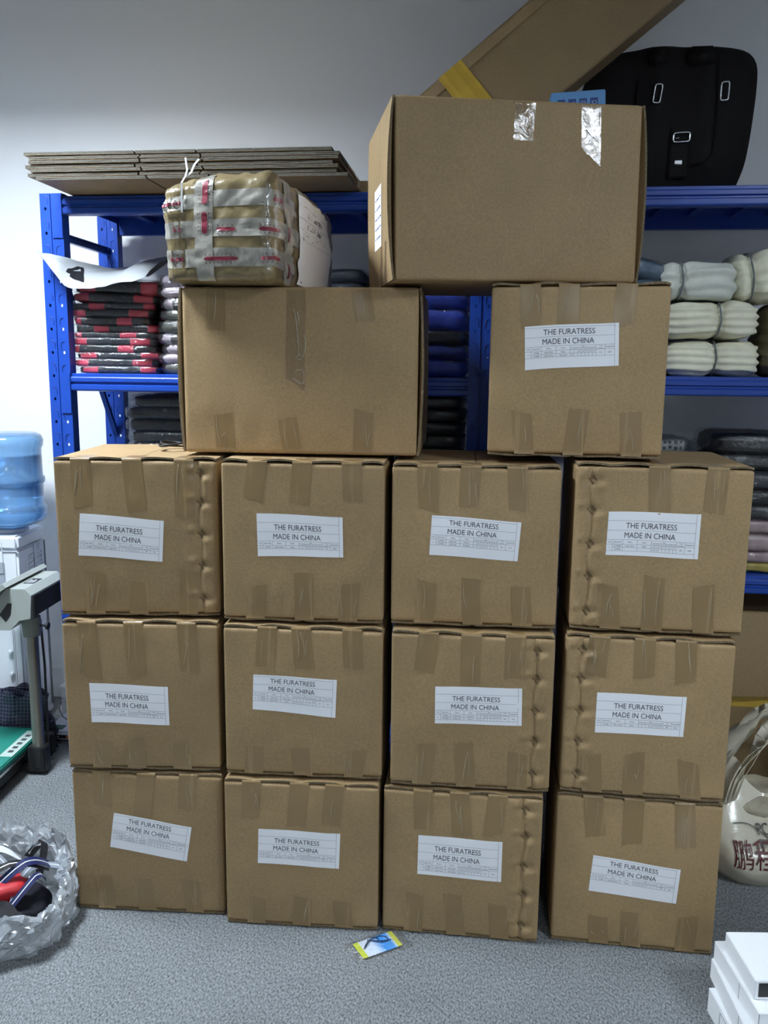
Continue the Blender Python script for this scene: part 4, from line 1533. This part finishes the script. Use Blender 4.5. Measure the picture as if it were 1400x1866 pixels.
mb = MB()
mb.grid(lambda a, b2: cbag(2 * pi * a, b2), 96, 26, closed=True)
mb.add([cbag(2 * pi * i / 96, 0) for i in range(96)], [tuple(range(96))])
mb.build('body', bagf, t, smooth=True)
for hy in (-1, 1):
    pth, wd = [], []
    for q in range(19):
        a = q / 18
        x = -.175 + .35 * a
        pth.append((x * (1 + .12 * sin(pi * a)), hy * (.075 - .035 * sin(pi * a)), .215 + .225 * sin(pi * a) ** .75))
        wd.append((.0 + .7 * cos(pi * a), -.45 * hy, .55))
    hb = MB()
    P_ = [Vector(q) for q in pth]
    for lay in range(3):
        hb.ribbon([q + Vector((.004 * lay, .006 * lay * hy, .010 * lay * sin(i_ * .9 + lay))) for i_, q in enumerate(P_)], [tuple(Vector(w_) + Vector((.1 * lay, .15 * lay, 0))) for w_ in wd], .062 - .012 * lay, .0012)
    hb.build('handle', bagf, t, smooth=True)
mar = mat('maroon_print', (.10, .012, .018), rough=.5)
grn = mat('dark_grey_print', (.06, .06, .06), rough=.5)


def on_bag(x, z):
    """a point on the bag's camera side at this x, z (bag frame)"""
    best = None
    for i_ in range(160):
        a = pi + pi * i_ / 160
        p = cbag(a, min(1.0, z / (.225 + .115 * abs(cos(a)) ** 3)))
        e_ = abs(p.x - x)
        if best is None or e_ < best[0]:
            best = (e_, p)
    return Vector((x, best[1].y - .0025, z))


def bag_text(s, x, z, cap, width, m_, nm):
    vs, fs, wd = text_shape(s)
    if not vs:
        return
    k = cap / .75
    kx = width / wd
    MB().add([on_bag(x + a * kx, z + b2 * k) for a, b2 in vs], fs).build(nm, m_, t)


bag_text('\u9e4f\u7a0b', -.190, .078, .058, .108, mar, 'lettering')
bag_text('PCG', -.112, .150, .024, .055, grn, 'lettering')
bag_text('\u9e4f\u7a0b\u5e7f\u573a', -.115, .128, .014, .07, grn, 'lettering')
sw = MB()
sw.tube([on_bag(-.175 + .13 * q / 12, .172 - .032 * (q / 12) + .010 * sin(q / 2.2)) for q in range(13)], .0013, 5)
sw.build('emblem', grn, t)
em = MB()
em.add([on_bag(-.030 + .030 * cos(2 * pi * q / 20), .185 + .034 * sin(2 * pi * q / 20)) for q in range(20)] + [Vector((0, -.0003, 0)) + on_bag(-.030 + .022 * cos(2 * pi * q / 20), .183 + .025 * sin(2 * pi * q / 20)) for q in range(20)],
       [(q, (q + 1) % 20, 20 + (q + 1) % 20, 20 + q) for q in range(20)])
em.build('emblem', mar, t)
ins = soft_mesh(soft_fn(.36, .24, .13, 3.5, 77, .02, 14, 3, .005), 18, 10).build('folded_cloth', cloth('dark_taupe_cloth', (.045, .04, .035)), smooth=True, loc=(1.175, 2.335, .002))
tag(ins, 'dark folded cloth inside the translucent carrier bag', 'clothes')
ins2 = soft_mesh(soft_fn(.30, .20, .09, 3.5, 78, .02, 14, 3, .005), 14, 8).build('folded_cloth', cloth('beige_cloth', (.42, .38, .29)), smooth=True, loc=(1.18, 2.335, .135))
tag(ins2, 'beige folded cloth at the top of the carrier bag', 'clothes')

# white boxes bottom right
wb_names = ['lowest', 'third from the top', 'second from the top', 'topmost']
wz = 0.0
for i, (x0, y0, y1, hgt, an, win) in enumerate(((.752, 1.500, 1.712, .060, .03, 0), (.748, 1.500, 1.745, .050, -.05, 0), (.768, 1.52, 1.742, .045, .02, 0), (.773, 1.557, 1.711, .045, 0.0, 1))):
    t = thing('white_box', 'flat white cardboard box, %s of the stack at lower right' % wb_names[i], 'box', (x0, y0, wz), an, 'flat white boxes')
    wd_, dp_ = .32, y1 - y0
    MB().bbox(0, wd_, 0, dp_, 0.0005, hgt, .0015).build('body', M['white_card'], t)
    if win:
        MB().box(.008, .12, -.0012, .0004, .008, hgt - .006).build('end_window', M['dark_plastic'], t)
    else:
        MB().box(.0, .0010, -.0006, -.0002, .004, hgt - .003).box(-.0006, -.0002, .05 + .02 * i, .051 + .02 * i, .003, hgt - .003).build('seam', M['ink_grey'], t)
    if i == 0:
        lb_ = MB().box(-.0008, .0004, .06, .15, .008, .052).build('side_label', M['paper'], t)
        MB().box(-.0012, -.0006, .062, .064, .010, .050).box(-.0012, -.0006, .146, .148, .010, .050).box(-.0012, -.0006, .062, .148, .010, .0115).box(-.0012, -.0006, .062, .148, .0485, .050).build('label_border', M['ink_grey'], lb_)
    wz += hgt

# card in a clear sleeve on the carpet
t = thing('card_packet', 'blue and yellow card in a clear sleeve on the carpet before the cartons', 'card packet', (-.004, 1.918, 0.0), rot=(0, 0, .50))
cm = mat('blue_card_print', (.05, .27, .72), rough=.25)
nt = cm.node_tree
tc_ = nt.nodes.new('ShaderNodeTexCoord')
sp_ = nt.nodes.new('ShaderNodeSeparateXYZ')
nt.links.new(tc_.outputs['Generated'], sp_.inputs[0])
rc = nt.nodes.new('ShaderNodeValToRGB')
els = rc.color_ramp.elements
els[0].position = .12
els[0].color = (.62, .68, .08, 1)
els[1].position = .90
els[1].color = (.66, .66, .10, 1)
for p_, c_ in ((.14, (.72, .78, .88)), (.40, (.70, .80, .95)), (.60, (.06, .34, .85)), (.82, (.10, .38, .88)), (.88, (.60, .75, .9))):
    e_ = els.new(p_)
    e_.color = (*c_, 1)
nt.links.new(sp_.outputs['X'], rc.inputs[0])
nt.links.new(rc.outputs[0], nt.nodes['Principled BSDF'].inputs['Base Color'])
MB().box(-.055, .055, -.030, .030, .004, .0055).build('card', cm, t)
sv = MB()
sv.grid(lambda a, b2: (-.075 + .155 * a, -.042 + .084 * b2, .002 + .007 * min(1, min(a, 1 - a) * 8) * min(1, min(b2, 1 - b2) * 6) + .003 * noise.noise((a * 12, b2 * 8, 2))), 24, 14)
sv.build('clear_sleeve', film('clear_sleeve_film', haze=.08, rough=.1, bump=.9, bscale=60, edge=.4), t, smooth=True)
hp = MB()
hp.tube([(-.02 + .03 * cos(q * .55) + .012 * q / 6, .012 + .014 * sin(q * .83), .0075 + .001 * sin(q)) for q in range(22)], .0011, 5)
hp.build('dark_trinket', mat('dark_blue_metal', (.03, .07, .16), rough=.25, metal=.6), t, smooth=True)

# ------------------------------------------------------------------ left side: dispenser, scales, bags
t = thing('water_dispenser', 'white water dispenser at the wall by the left edge', 'water dispenser', (-1.372, 3.10, 0), -.02)
W, D, Hh = .30, .25, .80
wp = M['white_plastic']
gp = mat('pale_grey_plastic', (.56, .60, .66), rough=.4)
MB().bbox(-W, 0, .004, D, 0.02, Hh - .055, .008, 3).build('cabinet', wp, t, smooth='auto')
MB().bbox(-W - .003, .003, 0, D + .002, Hh - .053, Hh, .010, 3).build('top_cover', wp, t, smooth='auto')
MB().box(-W + .01, -.01, .02, D - .01, 0, .02).build('base', M['dark_plastic'], t)
MB().bbox(-.0005, .0022, .075, .135, .50, .71, .001).bbox(-.0005, .0022, .140, .235, .50, .745, .001).build('side_panel', gp, t)
for c_ in range(2):
    for r_ in range(7 if c_ else 6):
        z = .700 - .0175 * r_ + (.006 if c_ else -.012)
        y0 = .085 + .07 * c_
        sv_ = MB()
        sv_.add([(.0023, y0, z - .004), (.0023, y0 + .042, z + .000), (.0055, y0 + .042, z - .003), (.0023, y0 + .042, z - .007), (.0023, y0, z - .009)], [(0, 1, 2), (0, 2, 4), (4, 2, 3)])
        sv_.add([(.0024, y0 + .0425, z + .001), (.0024, y0 + .050, z + .001), (.0024, y0 + .050, z - .008), (.0024, y0 + .0425, z - .008)], [(0, 1, 2, 3)], 1)
        sv_.build('vent_slot', [gp, M['dark_plastic']], t)
for r_ in range(7):
    pass
mk = MB()
for r_ in range(7):
    mk.box(.0022, .0027, .165, .165 + .02 + .012 * ((r_ * 5) % 3) / 2, .740 - .0042 * r_, .7412 - .0042 * r_)
mk.build('printed_notes', M['ink_grey'], t)
MB().bbox(-.27, -.052, -.004, .006, .655, .700, .003).bbox(-.27, -.052, -.001, .006, .560, .66, .002).build('tap_recess', mat('grey_recess_plastic', (.33, .37, .42), rough=.5), t)
MB().box(-.058, -.055, -.0008, .006, .70, Hh - .02).box(-W, -.056, -.0008, .006, .553, .556).box(-.055, -.0, -.0008, .006, .742, .745).build('panel_seam', gp, t)
tp_ = MB()
tp_.lathe([(.022, 0), (.024, .006), (.018, .014), (.012, .016)], 20)
o = tp_.build('tap', wp, t, smooth='auto')
o.location = (-.098, -.004, .600)
o.rotation_euler = (pi / 2, 0, 0)
dr = MB().bbox(-W + .01, -.030, -.004, .006, .05, .445, .004)
o = dr.build('door', wp, t, smooth='auto')
dh = MB().bbox(-.052, -.036, -.018, -.003, .258, .272, .003).bbox(-.052, -.036, -.018, -.003, .345, .36, .003).bbox(-.05, -.038, -.0055, -.0035, .27, .346, .001)
dh.build('handle', wp, o, smooth='auto')
for zz_ in (.31, .34):
    MB().box(-.098, -.092, -.0055, -.0035, zz_, zz_ + .006).build('door_mark', M['ink'], o)
MB().box(.0018, .0032, D - .02, D - .008, .05, .74).build('rear_seam', mat('dark_grey_plastic', (.07, .085, .10), rough=.5), t)

bt = thing('water_bottle', 'blue water bottle upside down on the white dispenser', 'bottle', (-1.435, 3.215, Hh))
bl = mat('blue_polycarbonate', (.30, .55, .85), rough=.12, trans=.72, spec=.5)
prof = [(.030, .002), (.034, .014), (.085, .026), (.118, .042), (.130, .060), (.131, .095), (.124, .104), (.120, .112), (.121, .175), (.121, .182), (.128, .190), (.128, .206), (.121, .214), (.120, .30), (.121, .318), (.127, .330), (.129, .350), (.122, .368), (.104, .378), (.03, .381)]
MB().lathe(prof, 40).build('bottle_body', bl, bt, smooth=True)
MB().lathe([(.027, .004), (.031, .016), (.081, .029), (.114, .045), (.125, .062), (.125, .095), (.116, .108), (.115, .29), (.05, .292)], 32).build('water', mat('water', (.55, .78, 1.0), rough=.02, trans=.9), bt, smooth=True)
MB().lathe([(.06, .0005), (.06, .012), (.045, .016), (.03, .014)], 28).build('collar', wp, bt, smooth='auto')

# platform scale
sc = thing('platform_scale', 'platform scale with green weighing plate and short steel column', 'scale', (-1.24, 2.80, 0), -.05)
grn_ = mat('green_enamel', (.012, .21, .155), rough=.38)
dkm = mat('black_cast_metal', (.013, .013, .013), rough=.55)
MB().bbox(-.50, -.012, -.32, .15, .090, .112, .004).build('weighing_plate', grn_, sc, smooth='auto')
MB().box(-.496, -.0115, -.316, .146, .080, .0905).build('plate_rim', M['chrome'], sc)
MB().box(-.47, -.03, -.29, .12, .030, .082).build('base_frame', dkm, sc)
for sx in (-.45, -.05):
    for sy in (-.27, .10):
        MB().lathe([(.02, 0.0), (.022, .008), (.014, .014), (.010, .032)], 14).build('foot', dkm, sc).location = (sx, sy, 0)
lab_ = MB().add([(-.075, .135, .1126), (-.020, .145, .1126), (-.020, -.02, .1126), (-.085, -.06, .1126)], [(0, 1, 2, 3)])
lab_ = MB().box(-.062, -.016, -.09, .12, .1121, .1126)
lo = lab_.build('plate_sticker', mat('pale_sticker', (.45, .55, .50), rough=.4), sc)
mk = MB()
for q in range(5):
    mk.box(-.048, -.030, -.06 + .032 * q, -.042 + .032 * q, .1127, .1129)
mk.build('sticker_marks', M['ink'], lo)
MB().bbox(-.008, .055, -.0, .05, .012, .105, .004).bbox(-.20, .05, .005, .04, .012, .04, .004).bbox(-.025, .03, .11, .15, .02, .10, .004).build('column_bracket', dkm, sc, smooth='auto')
col_m = mat('brushed_steel_column', (.27, .265, .23), rough=.34, metal=.85)
MB().lathe([(.0225, .10), (.0205, .104), (.0200, .52)], 24, .024, .025).build('column', col_m, sc, smooth='auto')
MB().lathe([(.029, .03), (.029, .098), (.025, .106)], 24, .024, .025).build('socket', dkm, sc, smooth='auto')
MB().lathe([(.030, .508), (.033, .545), (.030, .575)], 24, .024, .025).build('head_socket', mat('grey_green_plastic', (.20, .215, .19), rough=.45), sc, smooth='auto')
kn = MB().lathe([(.004, 0), (.004, .022), (.013, .024), (.013, .032), (.005, .034)], 14)
o = kn.build('clamp_knob', dkm, sc, smooth='auto')
o.location = (.055, .02, .545)
o.rotation_euler = (0, pi / 2, 0)
MB().tube([(.046, .045, .56), (.050, .05, .40), (.048, .052, .2), (.044, .05, .08)], .0045, 7).build('cable', M['dark_plastic'], sc, smooth=True)
hd = mat('grey_green_abs', (.36, .39, .36), rough=.42)
hdd = mat('dark_grey_abs', (.060, .060, .058), rough=.85, spec=.1)
# indicator head: tilted plate facing the plate side, housing behind it
hx = lambda y: (lambda x, z: (x, y, z))
plate = [(-.155, .545), (-.028, .688), (-.010, .700), (-.022, .712), (-.040, .704), (-.172, .556)]
MB().prism(plate, hx(-.07), hx(.24)).build('front_bezel', hd, sc)
hous = [(-.145, .552), (-.135, .545), (-.018, .545), (.016, .580), (.055, .588), (.062, .668), (.040, .690), (-.022, .690)]
MB().prism(hous, hx(-.045), hx(.215)).build('housing', hd, sc)
MB().box(.0585, .0640, -.03, .20, .592, .664).build('rear_cover', hdd, sc).rotation_euler = (0, 0, 0)
lp = MB().add([(-.008, -.0458, .668), (.046, -.0458, .668), (.046, -.0458, .688), (-.008, -.0458, .688)], [(0, 1, 2, 3)])
lp = MB().box(.0, .036, .03, .10, .6902, .6912)
o = lp.build('rating_plate', M['dark_plastic'], sc)
mk = MB()
for r_ in range(4):
    mk.box(.006 + .007 * r_, .009 + .007 * r_, .036, .036 + .05 - .012 * (r_ % 2), .6913, .6915)
mk.build('rating_marks', M['white_plastic'], o)
MB().prism([(-.03, .575), (-.012, .60), (-.006, .64), (-.020, .640), (-.05, .60)], hx(-.0465), hx(-.0445)).build('side_slot', M['dark_plastic'], sc)

# checked bag behind the scale's plate
t = thing('checked_bag', 'dark navy checked woven bag slumped behind the green scale plate', 'bag', (-1.405, 3.04, 0), -.1)
ck = mat('navy_check_weave', (.014, .016, .035), rough=.45)
nt = ck.node_tree
tc_ = nt.nodes.new('ShaderNodeTexCoord')
acc = None
for ax_ in ('X', 'Z'):
    wv_ = nt.nodes.new('ShaderNodeTexWave')
    wv_.bands_direction = ax_
    wv_.inputs['Scale'].default_value = 24
    wv_.inputs['Distortion'].default_value = 1.2
    nt.links.new(tc_.outputs['Object'], wv_.inputs['Vector'])
    r1_ = nt.nodes.new('ShaderNodeValToRGB')
    r1_.color_ramp.elements[0].position = .86
    r1_.color_ramp.elements[1].position = .94
    nt.links.new(wv_.outputs['Fac'], r1_.inputs[0])
    if acc is None:
        acc = r1_
    else:
        mxn = nt.nodes.new('ShaderNodeMath')
        mxn.operation = 'MAXIMUM'
        nt.links.new(acc.outputs[0], mxn.inputs[0])
        nt.links.new(r1_.outputs[0], mxn.inputs[1])
        mc = nt.nodes.new('ShaderNodeMix')
        mc.data_type = 'RGBA'
        mc.inputs['A'].default_value = (.012, .013, .028, 1)
        mc.inputs['B'].default_value = (.10, .105, .18, 1)
        nt.links.new(mxn.outputs[0], mc.inputs['Factor'])
        nt.links.new(mc.outputs['Result'], nt.nodes['Principled BSDF'].inputs['Base Color'])


def chk(a, z):
    r = (1 - .30 * z ** 2) * (1 + .10 * sin(a * 9 + 2 * z) * z + .16 * noise.noise((a * 1.5, z * 3, 2.2)))
    r *= 1 + .22 * abs(noise.noise((cos(a) * 4, sin(a) * 4 + z, z * 5))) - .06
    return Vector((.175 * r * cos(a), .055 * r * sin(a), (.225 + .05 * noise.noise((cos(a) * 2.2, sin(a), 3.3))) * z))


mb = MB()
mb.grid(lambda a, b2: chk(2 * pi * a, b2), 48, 14, closed=True)
mb.grid(lambda a, b2: chk(2 * pi * a, 1) * (1 - b2) + Vector((.0, 0, .235)) * b2 - Vector((0, 0, .045 * sin(pi * b2) * (1 + sin(a * 40)))), 48, 4, closed=True)
mb.add([chk(2 * pi * i / 48, 0) for i in range(48)], [tuple(range(48))])
mb.build('body', ck, t)

# small counter scale and clear tray near the rack's foot
t = thing('kitchen_scale', 'small white counter scale with green display beside the first column', 'scale', (-1.235, 3.075, 0), -.1)
MB().bbox(-.075, .14, 0, .18, .006, .040, .008, 3).build('body', wp, t, smooth='auto')
MB().box(-.07, .135, .01, .17, 0.0, .006).build('base', M['dark_plastic'], t)
fs_ = MB().box(-.07, .135, -.0008, .002, .014, .028).build('front_strip', M['dark_plastic'], t)
mk = MB()
for q in range(5):
    mk.box(-.055 + .010 * q, -.048 + .010 * q, -.0014, -.0008, .018, .024)
mk.build('strip_marks', M['white_plastic'], fs_)
MB().box(.02, .04, -.0014, -.0008, .016, .027).build('orange_mark', mat('orange_print', (.70, .25, .06), rough=.5), t)
MB().box(-.055, -.005, .02, .06, .0398, .0412).build('display', mat('green_display', (.01, .10, .08), rough=.2), t)
t = thing('clear_tray', 'clear plastic tray standing behind the small counter scale', 'tray', (-1.20, 3.30, 0), -.1)
cf = film('clear_tray_plastic', haze=.07, rough=.06, bump=.0, edge=.5, white=.08)
mb = MB()
mb.box(-.12, .16, 0, .003, .0, .13).box(-.12, .16, .157, .16, .0, .13).box(-.12, -.117, .003, .157, 0, .13).box(.157, .16, .003, .157, 0, .13).box(-.12, .16, 0, .16, 0, .003)
mb.bbox(-.126, .166, -.006, .166, .128, .134, .002)
mb.build('tray', cf, t)
mo = thing('computer_mouse', 'white rounded computer mouse lying behind the small counter scale', 'mouse', (-1.165, 3.17, .0402), .6)
pill = soft_mesh(lambda p, off=0: soft_fn(.10, .058, .030, 2.6, 5, 0, 1)(p), 14, 8)
pill.build('shell', M['white_card'], mo, smooth=True)
MB().bbox(-.046, .046, -.026, .026, -.0002, .006, .002).build('base', M['dark_plastic'], mo)
MB().tube([(-.045, 0, .012), (-.07, .0, .02), (-.09, .01, .04), (-.10, .02, .07), (-.09, .03, .092)], .0022, 6).build('cable', mat('grey_cable', (.18, .19, .2), rough=.5), mo, smooth=True)

# grey plastic sack with straps at the lower left
t = thing('plastic_sack', 'open silver grey plastic sack full of straps at the lower left', 'bag', (-.985, 1.985, 0))
sk = film('silver_grey_sack_film', haze=.16, rough=.20, bump=.6, bscale=26, white=.74, wcol=(.40, .43, .46), edge=.45)


def sack(a, q):
    """q 0 floor centre ... 1 rim ... then over the rim inwards"""
    c_, s_ = cos(a), sin(a)
    rim = .095 + .085 * max(0, s_) + .055 * noise.noise((c_ * 1.9, s_ * 1.9, 4)) + .045 * abs(noise.noise((c_ * 5, s_ * 5, 9))) * (.5 + max(0, s_))
    R = .165 + .02 * noise.noise((c_ * 2, s_ * 2, 1.5))
    wr = 1 + .08 * noise.noise((c_ * 4, s_ * 4, q * 5)) + .13 * abs(noise.noise((c_ * 7, s_ * 7, q * 6))) - .04 + .05 * abs(noise.noise((c_ * 17, s_ * 17, q * 13)))
    if q < .25:
        r, z = R * (q / .25), .001
    elif q < .75:
        k_ = (q - .25) / .5
        r, z = R * (1 + .13 * sin(pi * k_ * .9)), rim * k_
    else:
        k_ = (q - .75) / .25
        r, z = R * (1.03 - .16 * k_), rim * (1 - .35 * k_) + .004
    return Vector((r * wr * c_ * 1.12, r * wr * s_, max(.0008, z + (.018 * noise.noise((c_ * 6, s_ * 6, q * 4)) + .012 * abs(noise.noise((c_ * 13, s_ * 13, q * 9))) if q > .3 else 0))))


mb = MB()
mb.grid(lambda a, b2: sack(2 * pi * a + .03 * sin(b2 * 40), b2), 90, 34, closed=True)
mb.build('body', sk, t)
rs = random.Random(5)
stc = [('black', (.010, .010, .012)), ('white', (.75, .77, .80)), ('navy', (.012, .018, .09)), ('grey', (.26, .29, .34)), ('black', (.012, .012, .014)), ('white', (.78, .80, .82)),
       ('navy', (.015, .02, .10)), ('white', (.72, .75, .78)), ('black', (.01, .01, .012)), ('grey', (.34, .37, .42)), ('white', (.8, .8, .82)), ('black', (.01, .01, .01))]
spot = ['arching highest over the sack', 'curled at the back of the sack', 'looped across the sack', 'curved over the red pouch', 'crossing the front of the sack', 'lying flat at the front of the sack',
        'looped beside the red pouch', 'bent at the left of the sack', 'coiled at the back rim of the sack', 'running along the right rim of the sack', 'standing at the left rim of the sack', 'twisted under the front rim of the sack']
geo = [((.02, .02), .10, .05, .6, .115), ((-.02, .07), .07, .05, 1.2, .10), ((.045, .03), .085, .05, .9, .11), ((-.035, .02), .075, .06, .25, .105), ((.0, -.065), .10, .025, -.15, .085), ((-.02, -.095), .085, .015, .35, .065),
       ((.07, .0), .07, .045, 1.3, .09), ((-.10, -.02), .07, .04, .7, .085), ((.045, .10), .055, .05, 2.2, .10), ((.09, .03), .09, .03, 1.15, .095), ((-.095, .05), .06, .045, .2, .095), ((.035, -.085), .08, .02, -.4, .072)]
strap_m = {}
for i, ((nm, c_), ((gx, gy), L_, ah, an, z0)) in enumerate(zip(stc, geo)):
    if nm not in strap_m:
        strap_m[nm] = mat('%s_strap_web' % nm, c_, rough=.55, bump=.2, bscale=200)
    pth = []
    for q in range(15):
        f_ = q / 14
        x = (f_ - .5) * 2 * L_
        pth.append((x * cos(an) - .03 * sin(pi * f_) * sin(an) * (1 if i % 2 else -1), x * sin(an) + .03 * sin(pi * f_) * cos(an) * (1 if i % 2 else -1), ah * sin(pi * f_) - .02 * abs(f_ - .5)))
    st_ = thing('strap', '%s web strap %s' % (nm, spot[i]), 'strap', (-.985 + gx * 1.1, 1.985 + gy * 1.1, z0 + .008), group='web straps in the grey sack')
    MB().ribbon(pth, (-sin(an) * .6, cos(an) * .6, .55), .022 if i % 3 else .017, .0022).build('webbing', strap_m[nm], st_, smooth=False)
    if nm in ('navy', 'grey') or i == 0:
        MB().ribbon([Vector(q) + Vector((0, -.0006, .0018)) for q in pth], (-sin(an) * .6, cos(an) * .6, .55), .0025, .0012).build('stripe', strap_m.get('white') or M['white_card'], st_)
for i, (gx, gy, an) in enumerate(((-.075, -.085, .3), (-.045, -.11, -.2))):
    bk = thing('slide_buckle', ['dark slide buckle at the front left inside the sack', 'dark slide buckle nearest the front rim of the sack'][i], 'buckle', (-.985 + gx, 1.985 + gy, .098), an, 'dark slide buckles')
    fr = MB()
    for a0, a1, b0, b1 in ((-.014, .014, -.010, -.007), (-.014, .014, .007, .010), (-.014, -.011, -.007, .007), (.011, .014, -.007, .007), (-.0015, .0015, -.007, .007)):
        fr.bbox(a0, a1, b0, b1, 0, .004, .001)
    fr.build('frame', M['dark_plastic'], bk)
o = soft_mesh(soft_fn(.10, .075, .05, 3, 9, .008, 20), 12, 8).build('red_pouch', mat('red_fabric', (.42, .012, .018), rough=.5), smooth=True, loc=(-.955, 1.975, .085), rot=(.1, .1, .5))
tag(o, 'bright red pouch among the straps in the grey sack', 'pouch')
o = soft_mesh(soft_fn(.24, .20, .065, 3, 11, .012, 12, 2, .004), 14, 8).build('dark_cloth', cloth('black_lining_cloth', (.012, .012, .018)), smooth=True, loc=(-.985, 1.99, .0035))
tag(o, 'black cloth at the bottom of the grey sack under the straps', 'clothes')
